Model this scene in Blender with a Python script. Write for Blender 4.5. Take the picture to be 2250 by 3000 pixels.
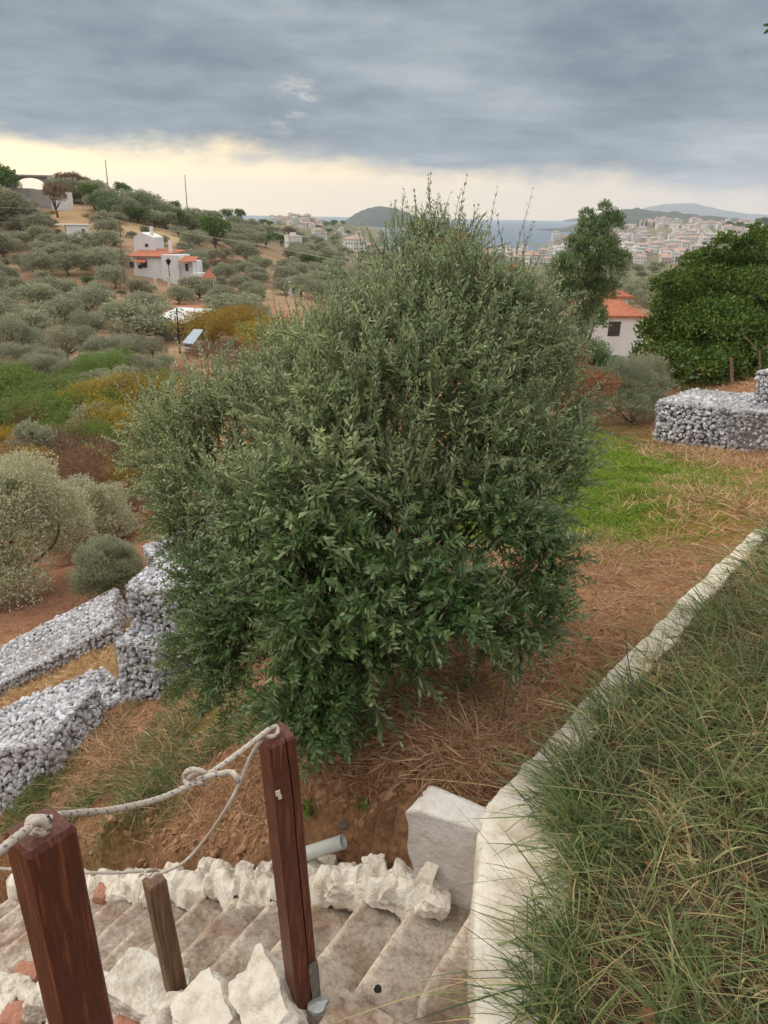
import bpy, math, random
import numpy as np
from mathutils import Vector, Matrix
random.seed(7); rng = np.random.default_rng(11)
for o in list(bpy.data.objects): bpy.data.objects.remove(o)
S = bpy.context.scene; C = S.collection
# ---------------------------------------------------------------- camera
F = 2253.0; W0, H0 = 2250.0, 3000.0
PIT = math.atan(875 / F); ROLL = math.radians(1.0)
fw = np.array([0, math.cos(PIT), -math.sin(PIT)]); u0 = np.array([0, math.sin(PIT), math.cos(PIT)]); r0 = np.array([1., 0, 0])
RT = math.cos(ROLL) * r0 + math.sin(ROLL) * u0; UP = -math.sin(ROLL) * r0 + math.cos(ROLL) * u0
cam = bpy.data.cameras.new('camera'); co = bpy.data.objects.new('camera', cam); C.objects.link(co); S.camera = co
cam.sensor_fit = 'VERTICAL'; cam.sensor_height = 24; cam.lens = 24 * F / H0; cam.clip_start = .05; cam.clip_end = 30000
co.matrix_world = Matrix(((RT[0], UP[0], -fw[0], 0), (RT[1], UP[1], -fw[1], 0), (RT[2], UP[2], -fw[2], 0), (0, 0, 0, 1)))
def ray(px, py): return fw + (px - W0 / 2) / F * RT - (py - H0 / 2) / F * UP
def P(px, py, D): return ray(px, py) * D
def atz(px, py, z): d = ray(px, py); return d * (z / d[2])
# ---------------------------------------------------------------- world: broken evening overcast
wd = bpy.data.worlds.new("World"); S.world = wd; wd.use_nodes = True
nt = wd.node_tree; nt.nodes.clear()
SUN_EL, SUN_AZ = math.radians(34), math.radians(-72)      # azimuth from +y, negative = left
def N(t, typ, **kw):
    n = t.nodes.new(typ)
    for k, v in kw.items():
        if k.startswith('i_'): n.inputs[int(k[2:])].default_value = v
        else: setattr(n, k, v)
    return n
def M(t, op, a, b=None, c=None, clamp=False):
    n = t.nodes.new('ShaderNodeMath'); n.operation = op; n.use_clamp = clamp
    for i, v in enumerate((a, b, c)):
        if v is None: continue
        if hasattr(v, 'links') or hasattr(v, 'is_linked'): t.links.new(v, n.inputs[i])
        else: n.inputs[i].default_value = v
    return n.outputs[0]
def MIX(t, f, a, b, typ='MIX'):
    n = t.nodes.new('ShaderNodeMix'); n.data_type = 'RGBA'; n.blend_type = typ
    for s, v in ((n.inputs[0], f), (n.inputs[6], a), (n.inputs[7], b)):
        if hasattr(v, 'is_linked'): t.links.new(v, s)
        else: s.default_value = v if not isinstance(v, tuple) or len(v) == 4 else (*v, 1)
    return n.outputs[2]
def RAMP(t, f, stops):
    n = t.nodes.new('ShaderNodeValToRGB'); e = n.color_ramp.elements
    while len(e) < len(stops): e.new(.5)
    for el, (p, c) in zip(e, stops): el.position = p; el.color = (*c, 1) if len(c) == 3 else c
    t.links.new(f, n.inputs[0]); return n.outputs[0]
tc = N(nt, 'ShaderNodeTexCoord'); sep = N(nt, 'ShaderNodeSeparateXYZ'); nt.links.new(tc.outputs['Generated'], sep.inputs[0])
X, Y, Z = sep.outputs
zz = M(nt, 'ADD', M(nt, 'MAXIMUM', Z, 0), .10)
cmb = N(nt, 'ShaderNodeCombineXYZ'); nt.links.new(M(nt, 'DIVIDE', X, zz), cmb.inputs[0]); nt.links.new(M(nt, 'MULTIPLY', M(nt, 'DIVIDE', Y, zz), 1.0), cmb.inputs[1])
def noise(t, vec, sc, det=5, rough=.55, dist=0.0):
    n = N(t, 'ShaderNodeTexNoise'); n.inputs['Scale'].default_value = sc; n.inputs['Detail'].default_value = det
    n.inputs['Roughness'].default_value = rough; n.inputs['Distortion'].default_value = dist
    if vec is not None: t.links.new(vec, n.inputs['Vector'])
    return n.outputs['Fac']
n1 = noise(nt, cmb.outputs[0], .62, 6, .52, .35); n2 = noise(nt, cmb.outputs[0], 1.9, 6, .6, .2)
mp = N(nt, 'ShaderNodeMapping'); mp.inputs['Scale'].default_value = (1, 1, 3.0); nt.links.new(tc.outputs['Generated'], mp.inputs[0])
n3 = noise(nt, mp.outputs[0], 3.2, 6, .55, .3); n4 = noise(nt, mp.outputs[0], 9, 5, .6, .2)
cn = M(nt, 'ADD', M(nt, 'MULTIPLY', n1, .34), M(nt, 'ADD', M(nt, 'MULTIPLY', n2, .24), M(nt, 'ADD', M(nt, 'MULTIPLY', n3, .31), M(nt, 'MULTIPLY', n4, .11))))
dbk = ray(872, 318); dbk = dbk / np.linalg.norm(dbk); dpn = N(nt, 'ShaderNodeVectorMath', operation='DOT_PRODUCT'); nrm = N(nt, 'ShaderNodeVectorMath', operation='NORMALIZE'); nt.links.new(tc.outputs['Generated'], nrm.inputs[0]); nt.links.new(nrm.outputs[0], dpn.inputs[0]); dpn.inputs[1].default_value = tuple(dbk)
brk = M(nt, 'MULTIPLY', M(nt, 'MULTIPLY', M(nt, 'SUBTRACT', dpn.outputs['Value'], .99925, clamp=True), 1400.0), M(nt, 'MULTIPLY', M(nt, 'SUBTRACT', noise(nt, mp.outputs[0], 17, 6, .65, .4), .50, clamp=True), 7.0, clamp=True), clamp=True)
cloud = RAMP(nt, cn, [(.38, (.135, .185, .245)), (.46, (.205, .270, .335)), (.53, (.30, .365, .425)), (.62, (.48, .52, .55))])
hi = M(nt, 'MULTIPLY_ADD', M(nt, 'SMOOTHSTEP' if False else 'MULTIPLY', M(nt, 'SUBTRACT', Z, .24, clamp=True), 2.6, clamp=True), 3.9, 1.0)
cl2 = MIX(nt, M(nt, 'MULTIPLY', M(nt, 'SUBTRACT', Z, .24, clamp=True), 3.0, clamp=True), cloud, (.345, .335, .32))
vm = N(nt, 'ShaderNodeVectorMath', operation='SCALE'); nt.links.new(cl2, vm.inputs[0]); nt.links.new(hi, vm.inputs['Scale'])
sky = N(nt, 'ShaderNodeTexSky', sky_type='NISHITA', sun_disc=False, sun_elevation=math.radians(8), sun_rotation=math.radians(-40)); sky.dust_density = 3.0
skv = N(nt, 'ShaderNodeVectorMath', operation='SCALE'); nt.links.new(sky.outputs[0], skv.inputs[0]); skv.inputs['Scale'].default_value = .07
cxr = RAMP(nt, M(nt, 'MULTIPLY_ADD', X, 1.0, .5), [(0, (1.80, 1.50, .84)), (.28, (1.65, 1.32, .78)), (.55, (1.45, 1.14, .72)), (.95, (1.02, .83, .66))])
clear = MIX(nt, .2, cxr, skv.outputs[0])
edge = M(nt, 'MULTIPLY_ADD', X, -.045, .050)
mk = M(nt, 'ADD', M(nt, 'SUBTRACT', Z, edge), M(nt, 'ADD', M(nt, 'MULTIPLY', M(nt, 'SUBTRACT', n3, .5), .06), M(nt, 'MULTIPLY', M(nt, 'SUBTRACT', n4, .5), .06)))
mr = N(nt, 'ShaderNodeMapRange', interpolation_type='SMOOTHSTEP'); nt.links.new(mk, mr.inputs[0]); mr.inputs[1].default_value = -.016; mr.inputs[2].default_value = .020
col = MIX(nt, M(nt, 'MULTIPLY', brk, .75), MIX(nt, mr.outputs[0], clear, vm.outputs[0]), (.80, .76, .68))
bg = N(nt, 'ShaderNodeBackground'); nt.links.new(col, bg.inputs[0]); bg.inputs[1].default_value = 1.0
wo = N(nt, 'ShaderNodeOutputWorld'); nt.links.new(bg.outputs[0], wo.inputs[0])
# ---------------------------------------------------------------- sun (veiled, low, from the left)
sl = bpy.data.lights.new('sun', 'SUN'); sl.energy = 1.7; sl.angle = math.radians(22); sl.color = (1, .90, .76)
so = bpy.data.objects.new('sun', sl); C.objects.link(so)
sd = Vector((math.sin(SUN_AZ) * math.cos(SUN_EL), math.cos(SUN_AZ) * math.cos(SUN_EL), math.sin(SUN_EL)))
so.rotation_euler = sd.to_track_quat('Z', 'Y').to_euler(); so.location = (0, 0, 30)
S.view_settings.view_transform = 'Standard'; S.view_settings.look = 'None'; S.view_settings.exposure = 0; S.view_settings.gamma = 1
# ================================================================ helpers
def nn(v): v = np.asarray(v, float); return v / (np.linalg.norm(v, axis=-1, keepdims=True) + 1e-12)
def mesh_np(name, V, quads=None, tris=None, mats=None, parent=None, tint=None, smooth=False, mi=None, uv=None):
    V = np.asarray(V, np.float32).reshape(-1, 3)
    q = np.zeros((0, 4), np.int32) if quads is None else np.asarray(quads, np.int32).reshape(-1, 4)
    t = np.zeros((0, 3), np.int32) if tris is None else np.asarray(tris, np.int32).reshape(-1, 3)
    me = bpy.data.meshes.new(name); me.vertices.add(len(V)); me.vertices.foreach_set('co', V.ravel())
    nl = q.size + t.size; me.loops.add(nl); me.loops.foreach_set('vertex_index', np.concatenate([q.ravel(), t.ravel()]))
    tot = np.concatenate([np.full(len(q), 4), np.full(len(t), 3)]).astype(np.int32)
    me.polygons.add(len(tot)); st = np.concatenate([[0], np.cumsum(tot)[:-1]]).astype(np.int32)
    me.polygons.foreach_set('loop_start', st); me.polygons.foreach_set('loop_total', tot)
    if mi is not None: me.polygons.foreach_set('material_index', np.asarray(mi, np.int32))
    me.update(calc_edges=True)
    me.polygons.foreach_set('use_smooth', np.full(len(tot), bool(smooth)))
    if tint is not None:
        tint = np.asarray(tint, np.float32)
        if tint.ndim == 1: tint = np.stack([tint, tint, tint], 1)
        a = me.color_attributes.new('tint', 'FLOAT_COLOR', 'POINT'); a.data.foreach_set('color', np.concatenate([tint, np.ones((len(tint), 1), np.float32)], 1).ravel())
    for m in (mats if isinstance(mats, (list, tuple)) else [mats]):
        if m: me.materials.append(m)
    o = bpy.data.objects.new(name, me); C.objects.link(o)
    if parent is not None: o.parent = parent
    return o
def tag(o, label=None, cat=None, group=None, kind=None):
    if label: o['label'] = label
    if cat: o['category'] = cat
    if group: o['group'] = group
    if kind: o['kind'] = kind
    return o
def thing(name, label, cat, loc=(0, 0, 0), rz=0, group=None, sc=1):
    o = bpy.data.objects.new(name, None); C.objects.link(o); o.location = loc; o.rotation_euler = (0, 0, rz); o.scale = (sc,) * 3 if not hasattr(sc, '__len__') else sc
    o.empty_display_size = .1
    return tag(o, label, cat, group)
KIDS = {}
def dup(root, loc, rz=0, label=None, group=None, sc=1):
    r = root.copy(); C.objects.link(r); r.location = loc; r.rotation_euler = (0, 0, rz); r.scale = (sc,) * 3 if not hasattr(sc, '__len__') else sc
    if label: r['label'] = label
    if group: r['group'] = group
    for ch in KIDS[root]:
        c = ch.copy(); C.objects.link(c); c.parent = r
    return r
def acc():  return dict(V=[], q=[], t=[], n=0, mi=[], c=[])
def add(A, V, q=None, t=None, m=0, c=.5):
    V = np.asarray(V, float).reshape(-1, 3)
    if q is not None and len(q): A['q'].append((np.asarray(q) + A['n'], m))
    if t is not None and len(t): A['t'].append((np.asarray(t) + A['n'], m))
    A['V'].append(V); A['n'] += len(V)
    cc = np.asarray(c, float); A['c'].append(np.broadcast_to(cc if cc.ndim else cc[None], (len(V),)) if cc.ndim < 2 else cc)
def build(A, name, mats, parent=None, smooth=False):
    q = np.concatenate([a for a, _ in A['q']]) if A['q'] else None; t = np.concatenate([a for a, _ in A['t']]) if A['t'] else None
    mi = [np.full(len(a), m) for a, m in A['q']] + [np.full(len(a), m) for a, m in A['t']]
    return mesh_np(name, np.concatenate(A['V']), q, t, mats, parent, np.concatenate(A['c']), smooth, np.concatenate(mi))
BOXQ = np.array([[0, 3, 2, 1], [4, 5, 6, 7], [0, 1, 5, 4], [1, 2, 6, 5], [2, 3, 7, 6], [3, 0, 4, 7]])
def box(A, x0, x1, y0, y1, z0, z1, m=0, c=.5, R=None, T=None):
    V = np.array([[x0, y0, z0], [x1, y0, z0], [x1, y1, z0], [x0, y1, z0], [x0, y0, z1], [x1, y0, z1], [x1, y1, z1], [x0, y1, z1]], float)
    if R is not None: V = V @ np.asarray(R).T
    if T is not None: V = V + T
    add(A, V, BOXQ, m=m, c=c)
def tube(A, pts, rad, k=6, m=0, c=.5, cap=True):
    pts = np.asarray(pts, float); n = len(pts); rad = np.broadcast_to(np.asarray(rad, float), (n,))
    T = nn(np.gradient(pts, axis=0)); ref = np.array([0, 0, 1.]) if abs(T[0][2]) < .9 else np.array([1., 0, 0])
    a = nn(np.cross(T, ref)); b = np.cross(T, a); an = np.arange(k) * 2 * np.pi / k
    V = pts[:, None] + rad[:, None, None] * (np.cos(an)[None, :, None] * a[:, None] + np.sin(an)[None, :, None] * b[:, None])
    i = np.arange(n - 1)[:, None] * k; j = np.arange(k)[None]; j2 = (j + 1) % k
    q = np.stack([i + j, i + j2, i + k + j2, i + k + j], -1).reshape(-1, 4)
    V = V.reshape(-1, 3); t = []
    if cap:
        V = np.concatenate([V, pts[:1], pts[-1:]]); e0, e1 = n * k, n * k + 1
        t = [[e0, (s + 1) % k, s] for s in range(k)] + [[e1, (n - 1) * k + s, (n - 1) * k + (s + 1) % k] for s in range(k)]
    add(A, V, q, t, m, c)
def smoothpath(ctrl, n=24):
    ctrl = np.asarray(ctrl, float); m = len(ctrl); out = []
    ext = np.vstack([2 * ctrl[0] - ctrl[1], ctrl, 2 * ctrl[-1] - ctrl[-2]])
    for s in np.linspace(0, m - 1 - 1e-6, n):
        i = int(s); t = s - i; p0, p1, p2, p3 = ext[i:i + 4]
        out.append(.5 * ((2 * p1) + (-p0 + p2) * t + (2 * p0 - 5 * p1 + 4 * p2 - p3) * t * t + (-p0 + 3 * p1 - 3 * p2 + p3) * t ** 3))
    return np.array(out)
# vectorised value noise
_perm = rng.permutation(4096); _val = rng.random(4096)
def vnoise(p):
    p = np.asarray(p, float); i = np.floor(p).astype(np.int64); f = p - i; f = f * f * (3 - 2 * f); r = 0
    for dx in (0, 1):
        for dy in (0, 1):
            for dz in (0, 1):
                h = _val[_perm[(_perm[(_perm[(i[..., 0] + dx) & 4095] + i[..., 1] + dy) & 4095] + i[..., 2] + dz) & 4095]]
                r = r + h * (f[..., 0] if dx else 1 - f[..., 0]) * (f[..., 1] if dy else 1 - f[..., 1]) * (f[..., 2] if dz else 1 - f[..., 2])
    return r
def fbm(p, o=4, g=.5):
    a = 1; s = 0; t = 0; p = np.asarray(p, float)
    for k in range(o): s = s + a * vnoise(p * 2 ** k + k * 17.3); t += a; a *= g
    return s / t
def rndunit(n): return nn(rng.normal(size=(n, 3)))
# ---------------------------------------------------------------- materials
MATS = {}
def mat(name, c1, c2=None, rough=.8, ns=8.0, c3=None, bump=0.0, bs=40.0, spec=.3, tintmix=None, metal=0.0, det=5, coord='Object'):
    """procedural: noise mixes c1,c2,(c3); tintmix=(colA,colB) mixes along the point attribute 'tint'"""
    m = bpy.data.materials.new(name); m.use_nodes = True; t = m.node_tree; b = t.nodes['Principled BSDF']
    tcn = N(t, 'ShaderNodeTexCoord'); v = tcn.outputs[coord]
    c2 = c2 or tuple(x * .7 for x in c1)
    f = noise(t, v, ns, det, .6)
    st = [(.32, c1), (.68, c2)] if c3 is None else [(.30, c1), (.5, c2), (.70, c3)]
    c = RAMP(t, f, st)
    if tintmix:
        at = N(t, 'ShaderNodeAttribute', attribute_name='tint'); sp = N(t, 'ShaderNodeSeparateColor'); t.links.new(at.outputs[0], sp.inputs[0])
        c = MIX(t, 1.0, c, MIX(t, sp.outputs[0], tintmix[0], tintmix[1]), 'MULTIPLY')
    t.links.new(c, b.inputs['Base Color']); b.inputs['Roughness'].default_value = rough; b.inputs['Specular IOR Level'].default_value = spec; b.inputs['Metallic'].default_value = metal
    if bump:
        bn = N(t, 'ShaderNodeBump'); bn.inputs['Strength'].default_value = bump; bn.inputs['Distance'].default_value = .02
        t.links.new(noise(t, v, bs, 6, .65), bn.inputs['Height']); t.links.new(bn.outputs[0], b.inputs['Normal'])
    MATS[name] = m; return m
def leafmat(name, dark, light, under=None, rough=.55, trans=.25, accent=None, mid=None):
    m = bpy.data.materials.new(name); m.use_nodes = True; t = m.node_tree; t.nodes.clear()
    at = N(t, 'ShaderNodeAttribute', attribute_name='tint'); sp = N(t, 'ShaderNodeSeparateColor'); t.links.new(at.outputs[0], sp.inputs[0])
    c = RAMP(t, sp.outputs[0], [(0, dark), (.8, light), (1, accent or light)] if mid is None else [(0, dark), (.42, mid), (.8, light), (1, accent)]); oi = N(t, 'ShaderNodeObjectInfo'); hs_ = N(t, 'ShaderNodeHueSaturation'); t.links.new(c, hs_.inputs['Color']); t.links.new(M(t, 'MULTIPLY_ADD', oi.outputs['Random'], .32, .86), hs_.inputs['Value']); t.links.new(M(t, 'MULTIPLY_ADD', oi.outputs['Random'], .03, .485), hs_.inputs['Hue']); c = hs_.outputs[0]
    if under:
        g = N(t, 'ShaderNodeNewGeometry'); c = MIX(t, g.outputs['Backfacing'], c, MIX(t, .5, c, under))
    b = N(t, 'ShaderNodeBsdfPrincipled'); t.links.new(c, b.inputs['Base Color']); b.inputs['Roughness'].default_value = rough; b.inputs['Specular IOR Level'].default_value = .35
    tr = N(t, 'ShaderNodeBsdfTranslucent'); t.links.new(c, tr.inputs[0]); mx = N(t, 'ShaderNodeMixShader'); mx.inputs[0].default_value = trans
    t.links.new(b.outputs[0], mx.inputs[1]); t.links.new(tr.outputs[0], mx.inputs[2]); o = N(t, 'ShaderNodeOutputMaterial'); t.links.new(mx.outputs[0], o.inputs[0])
    MATS[name] = m; return m
m_wood = mat('stained_wood', (.185, .060, .028), (.065, .019, .012), .5, 3.0, (.12, .033, .018), spec=.35, bump=.25, bs=25)
def woodify(m, sc=(30, 30, 1.6)):
    t = m.node_tree; n = [x for x in t.nodes if x.type == 'TEX_NOISE'][0]; mp_ = N(t, 'ShaderNodeMapping'); mp_.inputs['Scale'].default_value = sc
    t.links.new([x for x in t.nodes if x.type == 'TEX_COORD'][0].outputs['Object'], mp_.inputs[0]); t.links.new(mp_.outputs[0], n.inputs['Vector'])
woodify(m_wood)
m_woodw = mat('weathered_wood', (.19, .12, .065), (.075, .035, .022), .7, 3.0); woodify(m_woodw)
m_white = mat('whitewash', (.44, .36, .27), (.66, .60, .50), .85, 6, (.74, .70, .62), 1.0, 26, det=10)
m_white2 = mat('whitewashed_stone', (.50, .42, .32), (.72, .66, .56), .9, 9, (.80, .76, .69), 1.0, 40, det=10)
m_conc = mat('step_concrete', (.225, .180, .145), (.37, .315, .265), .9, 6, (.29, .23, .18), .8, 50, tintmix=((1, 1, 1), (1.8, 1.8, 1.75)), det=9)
m_brick = mat('red_stone', (.42, .20, .13), (.34, .17, .12), .9, 12, bump=.5)
m_rope = mat('rope_fibre', (.62, .56, .48), (.50, .44, .37), .9, 60, tintmix=((1, 1, 1), (.25, .22, .30)), bump=.6, bs=300)
m_stone = mat('gabion_stone', (.58, .57, .56), (.70, .70, .72), .85, 3, (.47, .44, .41), .4, 30, tintmix=((.52, .50, .50), (.96, .97, 1.01)))
m_core = mat('gabion_core', (.24, .21, .19), (.15, .13, .11), 1, 30)
m_wire = mat('galvanised_wire', (.35, .36, .37), (.28, .28, .28), .5, 10, metal=.6)
m_cloth = mat('geotextile', (.12, .16, .16), (.08, .11, .11), .9, 10)
m_pipe = mat('grey_plastic', (.48, .50, .46), (.42, .43, .40), .5, 10)
m_dark = mat('dark_hollow', (.015, .014, .013), (.02, .018, .015), 1, 5)
m_zinc = mat('zinc_sheet', (.45, .47, .46), (.30, .31, .30), .45, 30, metal=.4)
m_mortar = mat('grey_mortar', (.20, .18, .15), (.12, .11, .09), .9, 30, bump=.6)
m_bark = mat('olive_bark', (.16, .12, .09), (.08, .06, .045), .9, 20, bump=.6)
m_tile = mat('roof_tiles', (.46, .16, .09), (.34, .11, .06), .8, 6, (.52, .22, .13))
m_wall = mat('rendered_wall', (.74, .74, .72), (.66, .66, .65), .9, 1.5)
m_glass = mat('window_dark', (.05, .055, .06), (.03, .03, .035), .2, 3, spec=.6)
m_grey = mat('grey_render', (.36, .34, .32), (.28, .26, .24), .9, 1)
m_straw = leafmat('dry_straw', (.30, .15, .07), (.60, .41, .23), rough=.7, trans=.15, accent=(.58, .40, .22))
m_grass = leafmat('bed_grass', (.050, .095, .035), (.25, .29, .11), rough=.5, trans=.35, accent=(.52, .38, .21))
m_lawn = leafmat('fresh_grass', (.11, .20, .02), (.26, .38, .035), rough=.6, trans=.35, accent=(.45, .28, .08))
m_ol = leafmat('olive_leaf', (.022, .080, .014), (.27, .34, .16), (.42, .47, .32), .45, .3, (.38, .45, .20), (.085, .175, .045))
m_ol2 = leafmat('olive_crown', (.13, .145, .075), (.33, .335, .21), (.40, .41, .30), .7, .3)
m_olp = leafmat('pale_olive_crown', (.27, .28, .14), (.55, .55, .35), (.46, .45, .36), .7, .25)
m_dg = leafmat('broad_leaf', (.018, .06, .012), (.125, .20, .028), rough=.5, trans=.3, accent=(.30, .33, .04))
m_yg = leafmat('scrub_leaf', (.15, .115, .02), (.42, .29, .045), rough=.7, trans=.25)
m_bg = leafmat('russet_leaf', (.14, .085, .05), (.29, .19, .115), rough=.8, trans=.2)
m_lg = leafmat('fresh_shrub_leaf', (.08, .13, .025), (.20, .27, .06), rough=.7, trans=.3)
m_bl = leafmat('blue_green_leaf', (.12, .16, .10), (.25, .31, .20), rough=.7, trans=.2)
m_dead = leafmat('dead_leaf', (.26, .12, .05), (.46, .24, .11), rough=.8, trans=.2)
# ================================================================ terrain
SZ0, SR, ST = -2.62, .17, .27                      # stairs: nosing height, riser, tread
th = math.radians(59); SE = np.array([math.cos(th), math.sin(th), 0]); SN = np.array([-math.sin(th), math.cos(th), 0])
SP0 = np.array([.0235, 2.1396, SZ0])
def sp(k, e, dz=0): return SP0 + SN * ST * k + SE * e + np.array([0, 0, -SR * k + dz])
def stair_hit(px, py, dz=0):                      # where a sight line meets the stair's slope (for placing things on it)
    d = ray(px, py); a = -SR / ST                 # z = SZ0+dz + a*((p-SP0).SN)
    s = (SZ0 + dz - a * SP0 @ SN) / (d[2] - a * d @ SN); return d * s
CP = []
def cp(px, py, D=None, z=None): CP.append(P(px, py, D) if D else atz(px, py, z))
for k in (-6, -3, 0, 2, 4, 6, 8, 10, 13): CP.append(sp(k, 0, -.32)); CP.append(sp(k, -.7, -.30)); CP.append(sp(k, .44, -.10)); CP.append(sp(k, .62, .05))
for a in [(1300,2200,-2.32),(1500,2000,-2.36),(1800,1750,-2.52),(1040,2380,-2.50),(1000,2150,-2.42),(1180,2060,-2.36),(1320,1900,-2.36),(760,2420,-2.86),(500,2420,-3.2),(300,2380,-3.65),(60,2420,-4.0),
          (640,2000,-3.95),(386,2030,-4.25),(250,2200,-4.2),(100,2320,-4.45),(1450,1750,-2.42),(1250,2380,-2.40),
          (1750,1500,-2.85),(2250,1500,-2.7),(2250,2000,-2.5),(2250,2500,-2.5),(1900,2400,-2.55),(1900,2900,-2.6),(2250,3000,-2.5),(2000,2000,-2.5),(2150,1700,-2.62)]: cp(a[0], a[1], z=a[2])
for a in [(1900,1330,12.5),(2230,1340,11.8),(1700,1290,12.5),(1300,1300,13),(900,1400,12.5),(700,1600,9.5),(2000,1200,15),(2200,1090,17.5),(2400,1050,18),(1750,1180,19),
          (560,1700,9.8),(190,1975,9.0),(60,2075,8.5),(-200,2230,8.2),(-100,1850,10.8),(0,1760,12.8),(300,1790,11.4),(120,1700,14),(450,1620,13),(200,1560,18),(0,1500,21),(350,1350,27),(100,1250,34),(0,1120,45),(400,1150,36),(200,1050,58),(600,1050,62),
          (450,985,80),(350,930,94),(700,900,98),(100,900,90),(0,850,112),(300,855,112),(480,835,118),(700,845,125),(900,880,110),(1100,1050,60),(1100,900,110),(1300,1000,70),
          (60,740,135),(300,720,138),(520,720,145),(700,755,160),(150,640,160),(300,610,172),(60,600,172),(-150,520,178),(400,640,172),(520,662,182),(620,672,200),(760,680,270),(900,705,420),
          (-300,700,150),(-400,900,110),(-400,1300,30),(-500,1950,10.8),(-300,2450,7),
          (1000,745,420),(1000,790,220),(1200,780,300),(1500,830,200),(1500,950,90),(1500,1100,30),(1800,1090,42),(1950,1000,52),(2200,960,50),(2150,840,150),(1900,850,200),(2250,745,300),(1850,796,640),(1700,797,640),(2000,775,680),(2060,745,800),(2150,745,520),(2080,800,260),(2600,900,60),(2600,700,200)]: cp(a[0], a[1], D=a[2])
for a in [(820,665,760),(880,634,980),(1000,655,1150),(1100,700,1000),(1250,712,1300),(1500,705,1500),(1750,690,1500),(1900,650,1700),(2000,648,1550),(2150,655,1500),(2250,668,1350),(2000,705,1150),(1800,740,1000),(1850,768,760),(1550,760,800),(1250,742,850),(1000,735,700),(2200,722,900),(2500,680,1000),
          (650,660,1000),(400,640,1000)]: cp(a[0], a[1], D=a[2])
for x, y, z in [(-400,2300,-60),(300,2000,-60),(600,2200,-60),(-1000,2000,-60),(-300,1600,-58),(900,2600,-60),(1500,2500,-60),(2500,2500,-60),(-2500,1800,-60),(0,4000,-80),(3000,5000,-80),(-4000,5000,-80),(0,9000,-100),(-6000,9000,-100),(6000,9000,-100),(-6000,0,10),(6000,0,10),
                (-300,0,12),(300,0,20),(0,-20,0),(-12,-20,-1),(12,-20,1),(3,-2,-2.5),(-3,-2,-2.6),(0,-2,-2.4),(2.5,1,-2.6),(4.5,2.5,-2.5),(5.5,4.5,-2.6),(1.2,.6,-2.7),(-1.5,.6,-2.6),(8,2,-2.2),(-8,2,-5),(40,0,3),(-40,0,-8),(20,12,-2.4)]: CP.append(np.array([x, y, z], float))
CP = np.array(CP)
def wc(x, y): return np.stack([np.arcsinh(np.asarray(x) / 4), np.arcsinh(np.asarray(y) / 4)], -1)
_c = wc(CP[:, 0], CP[:, 1]); _A = np.linalg.norm(_c[:, None] - _c[None], axis=-1); n_ = len(CP)
_S = np.zeros((n_ + 1, n_ + 1)); _S[:n_, :n_] = _A - np.eye(n_) * .004; _S[n_, :n_] = 1; _S[:n_, n_] = 1
_w = np.linalg.solve(_S, np.concatenate([CP[:, 2], [0]]))
def zg0(x, y):
    x = np.asarray(x, float); sh = x.shape; c = wc(x.ravel(), np.asarray(y, float).ravel()); out = np.empty(len(c))
    for i in range(0, len(c), 20000):
        d = np.linalg.norm(c[i:i + 20000, None] - _c[None], axis=-1); out[i:i + 20000] = d @ _w[:n_] + _w[n_]
    return out.reshape(sh)
def zg(x, y):
    x = np.asarray(x, float); y = np.asarray(y, float); r = np.hypot(x, y)
    z = zg0(x, y); p = np.stack([x, y, x * 0], -1)
    z = z + (fbm(p * 3.1, 4) - .5) * .16 * np.clip(r / 3, .3, 1) * np.clip(1.6 - r / 400, .3, 1)
    z = z + (fbm(p * .22 + 9, 3) - .5) * .9 * np.clip((r - 8) / 30, 0, 1)
    z = z + (fbm(p * .03 + 5, 3) - .5) * 6 * np.clip((r - 100) / 300, 0, 1)
    return z
def g(x, y): return float(zg(np.array([x]), np.array([y]))[0])
def hit(px, py, d0=3, d1=2500):
    """walk a sight line of the photograph until it meets the ground"""
    D = np.geomspace(d0, d1, 700); p = ray(px, py)[None] * D[:, None]; b = p[:, 2] < zg(p[:, 0], p[:, 1]); i = int(np.argmax(b)) if b.any() else len(D) - 1
    return p[i], D[i]
us = np.arange(-7.35, 7.36, .021); vs = np.concatenate([np.arange(-1.9, 0, .06), np.arange(0, 7.75, .016)])
gx = 4 * np.sinh(us); gy = 4 * np.sinh(vs)
GX, GY = np.meshgrid(gx, gy); GZ = zg(GX, GY)
nx, ny = len(gx), len(gy); ii = (np.arange(ny - 1)[:, None] * nx + np.arange(nx - 1)[None]).ravel()
# own colour of the ground by place: red-brown soil, straw, lawn, dry hillside, wood floor
pp = np.stack([GX, GY, GX * 0], -1); rr = np.hypot(GX, GY)
def blob(px, py, D, rad, soft=.5):
    c = hit(px, py, 3)[0] if D is None else P(px, py, D); d = np.hypot(GX - c[0], GY - c[1]) / rad; return np.clip((1 - d) / soft + (fbm(pp * 2 / rad ** .5 + 3, 3) - .5) * 1.5, 0, 1)
nz1 = fbm(pp * 1.3, 4)[..., None]; nz2 = fbm(pp * .12 + 4, 4)[..., None]; nz3 = fbm(pp * .02 + 4, 4)[..., None]
soil = np.array([.29, .140, .072]) * (1 - nz1) * 1.1 + np.array([.42, .255, .140]) * nz1 * .95
hillc = np.clip((nz2 - .35) / .3, 0, 1) * np.array([.34, .24, .145]) + (1 - np.clip((nz2 - .35) / .3, 0, 1)) * np.array([.27, .165, .105])
far = np.clip((nz3 - .3) / .4, 0, 1) * np.array([.19, .17, .10]) + (1 - np.clip((nz3 - .3) / .4, 0, 1)) * np.array([.13, .135, .07])
w1 = np.clip((rr - 25) / 25, 0, 1)[..., None]; w2 = np.clip((rr - 190) / 120, 0, 1)[..., None]
colg = (soil * (1 - w1) + hillc * w1) * (1 - w2) + far * w2
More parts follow.
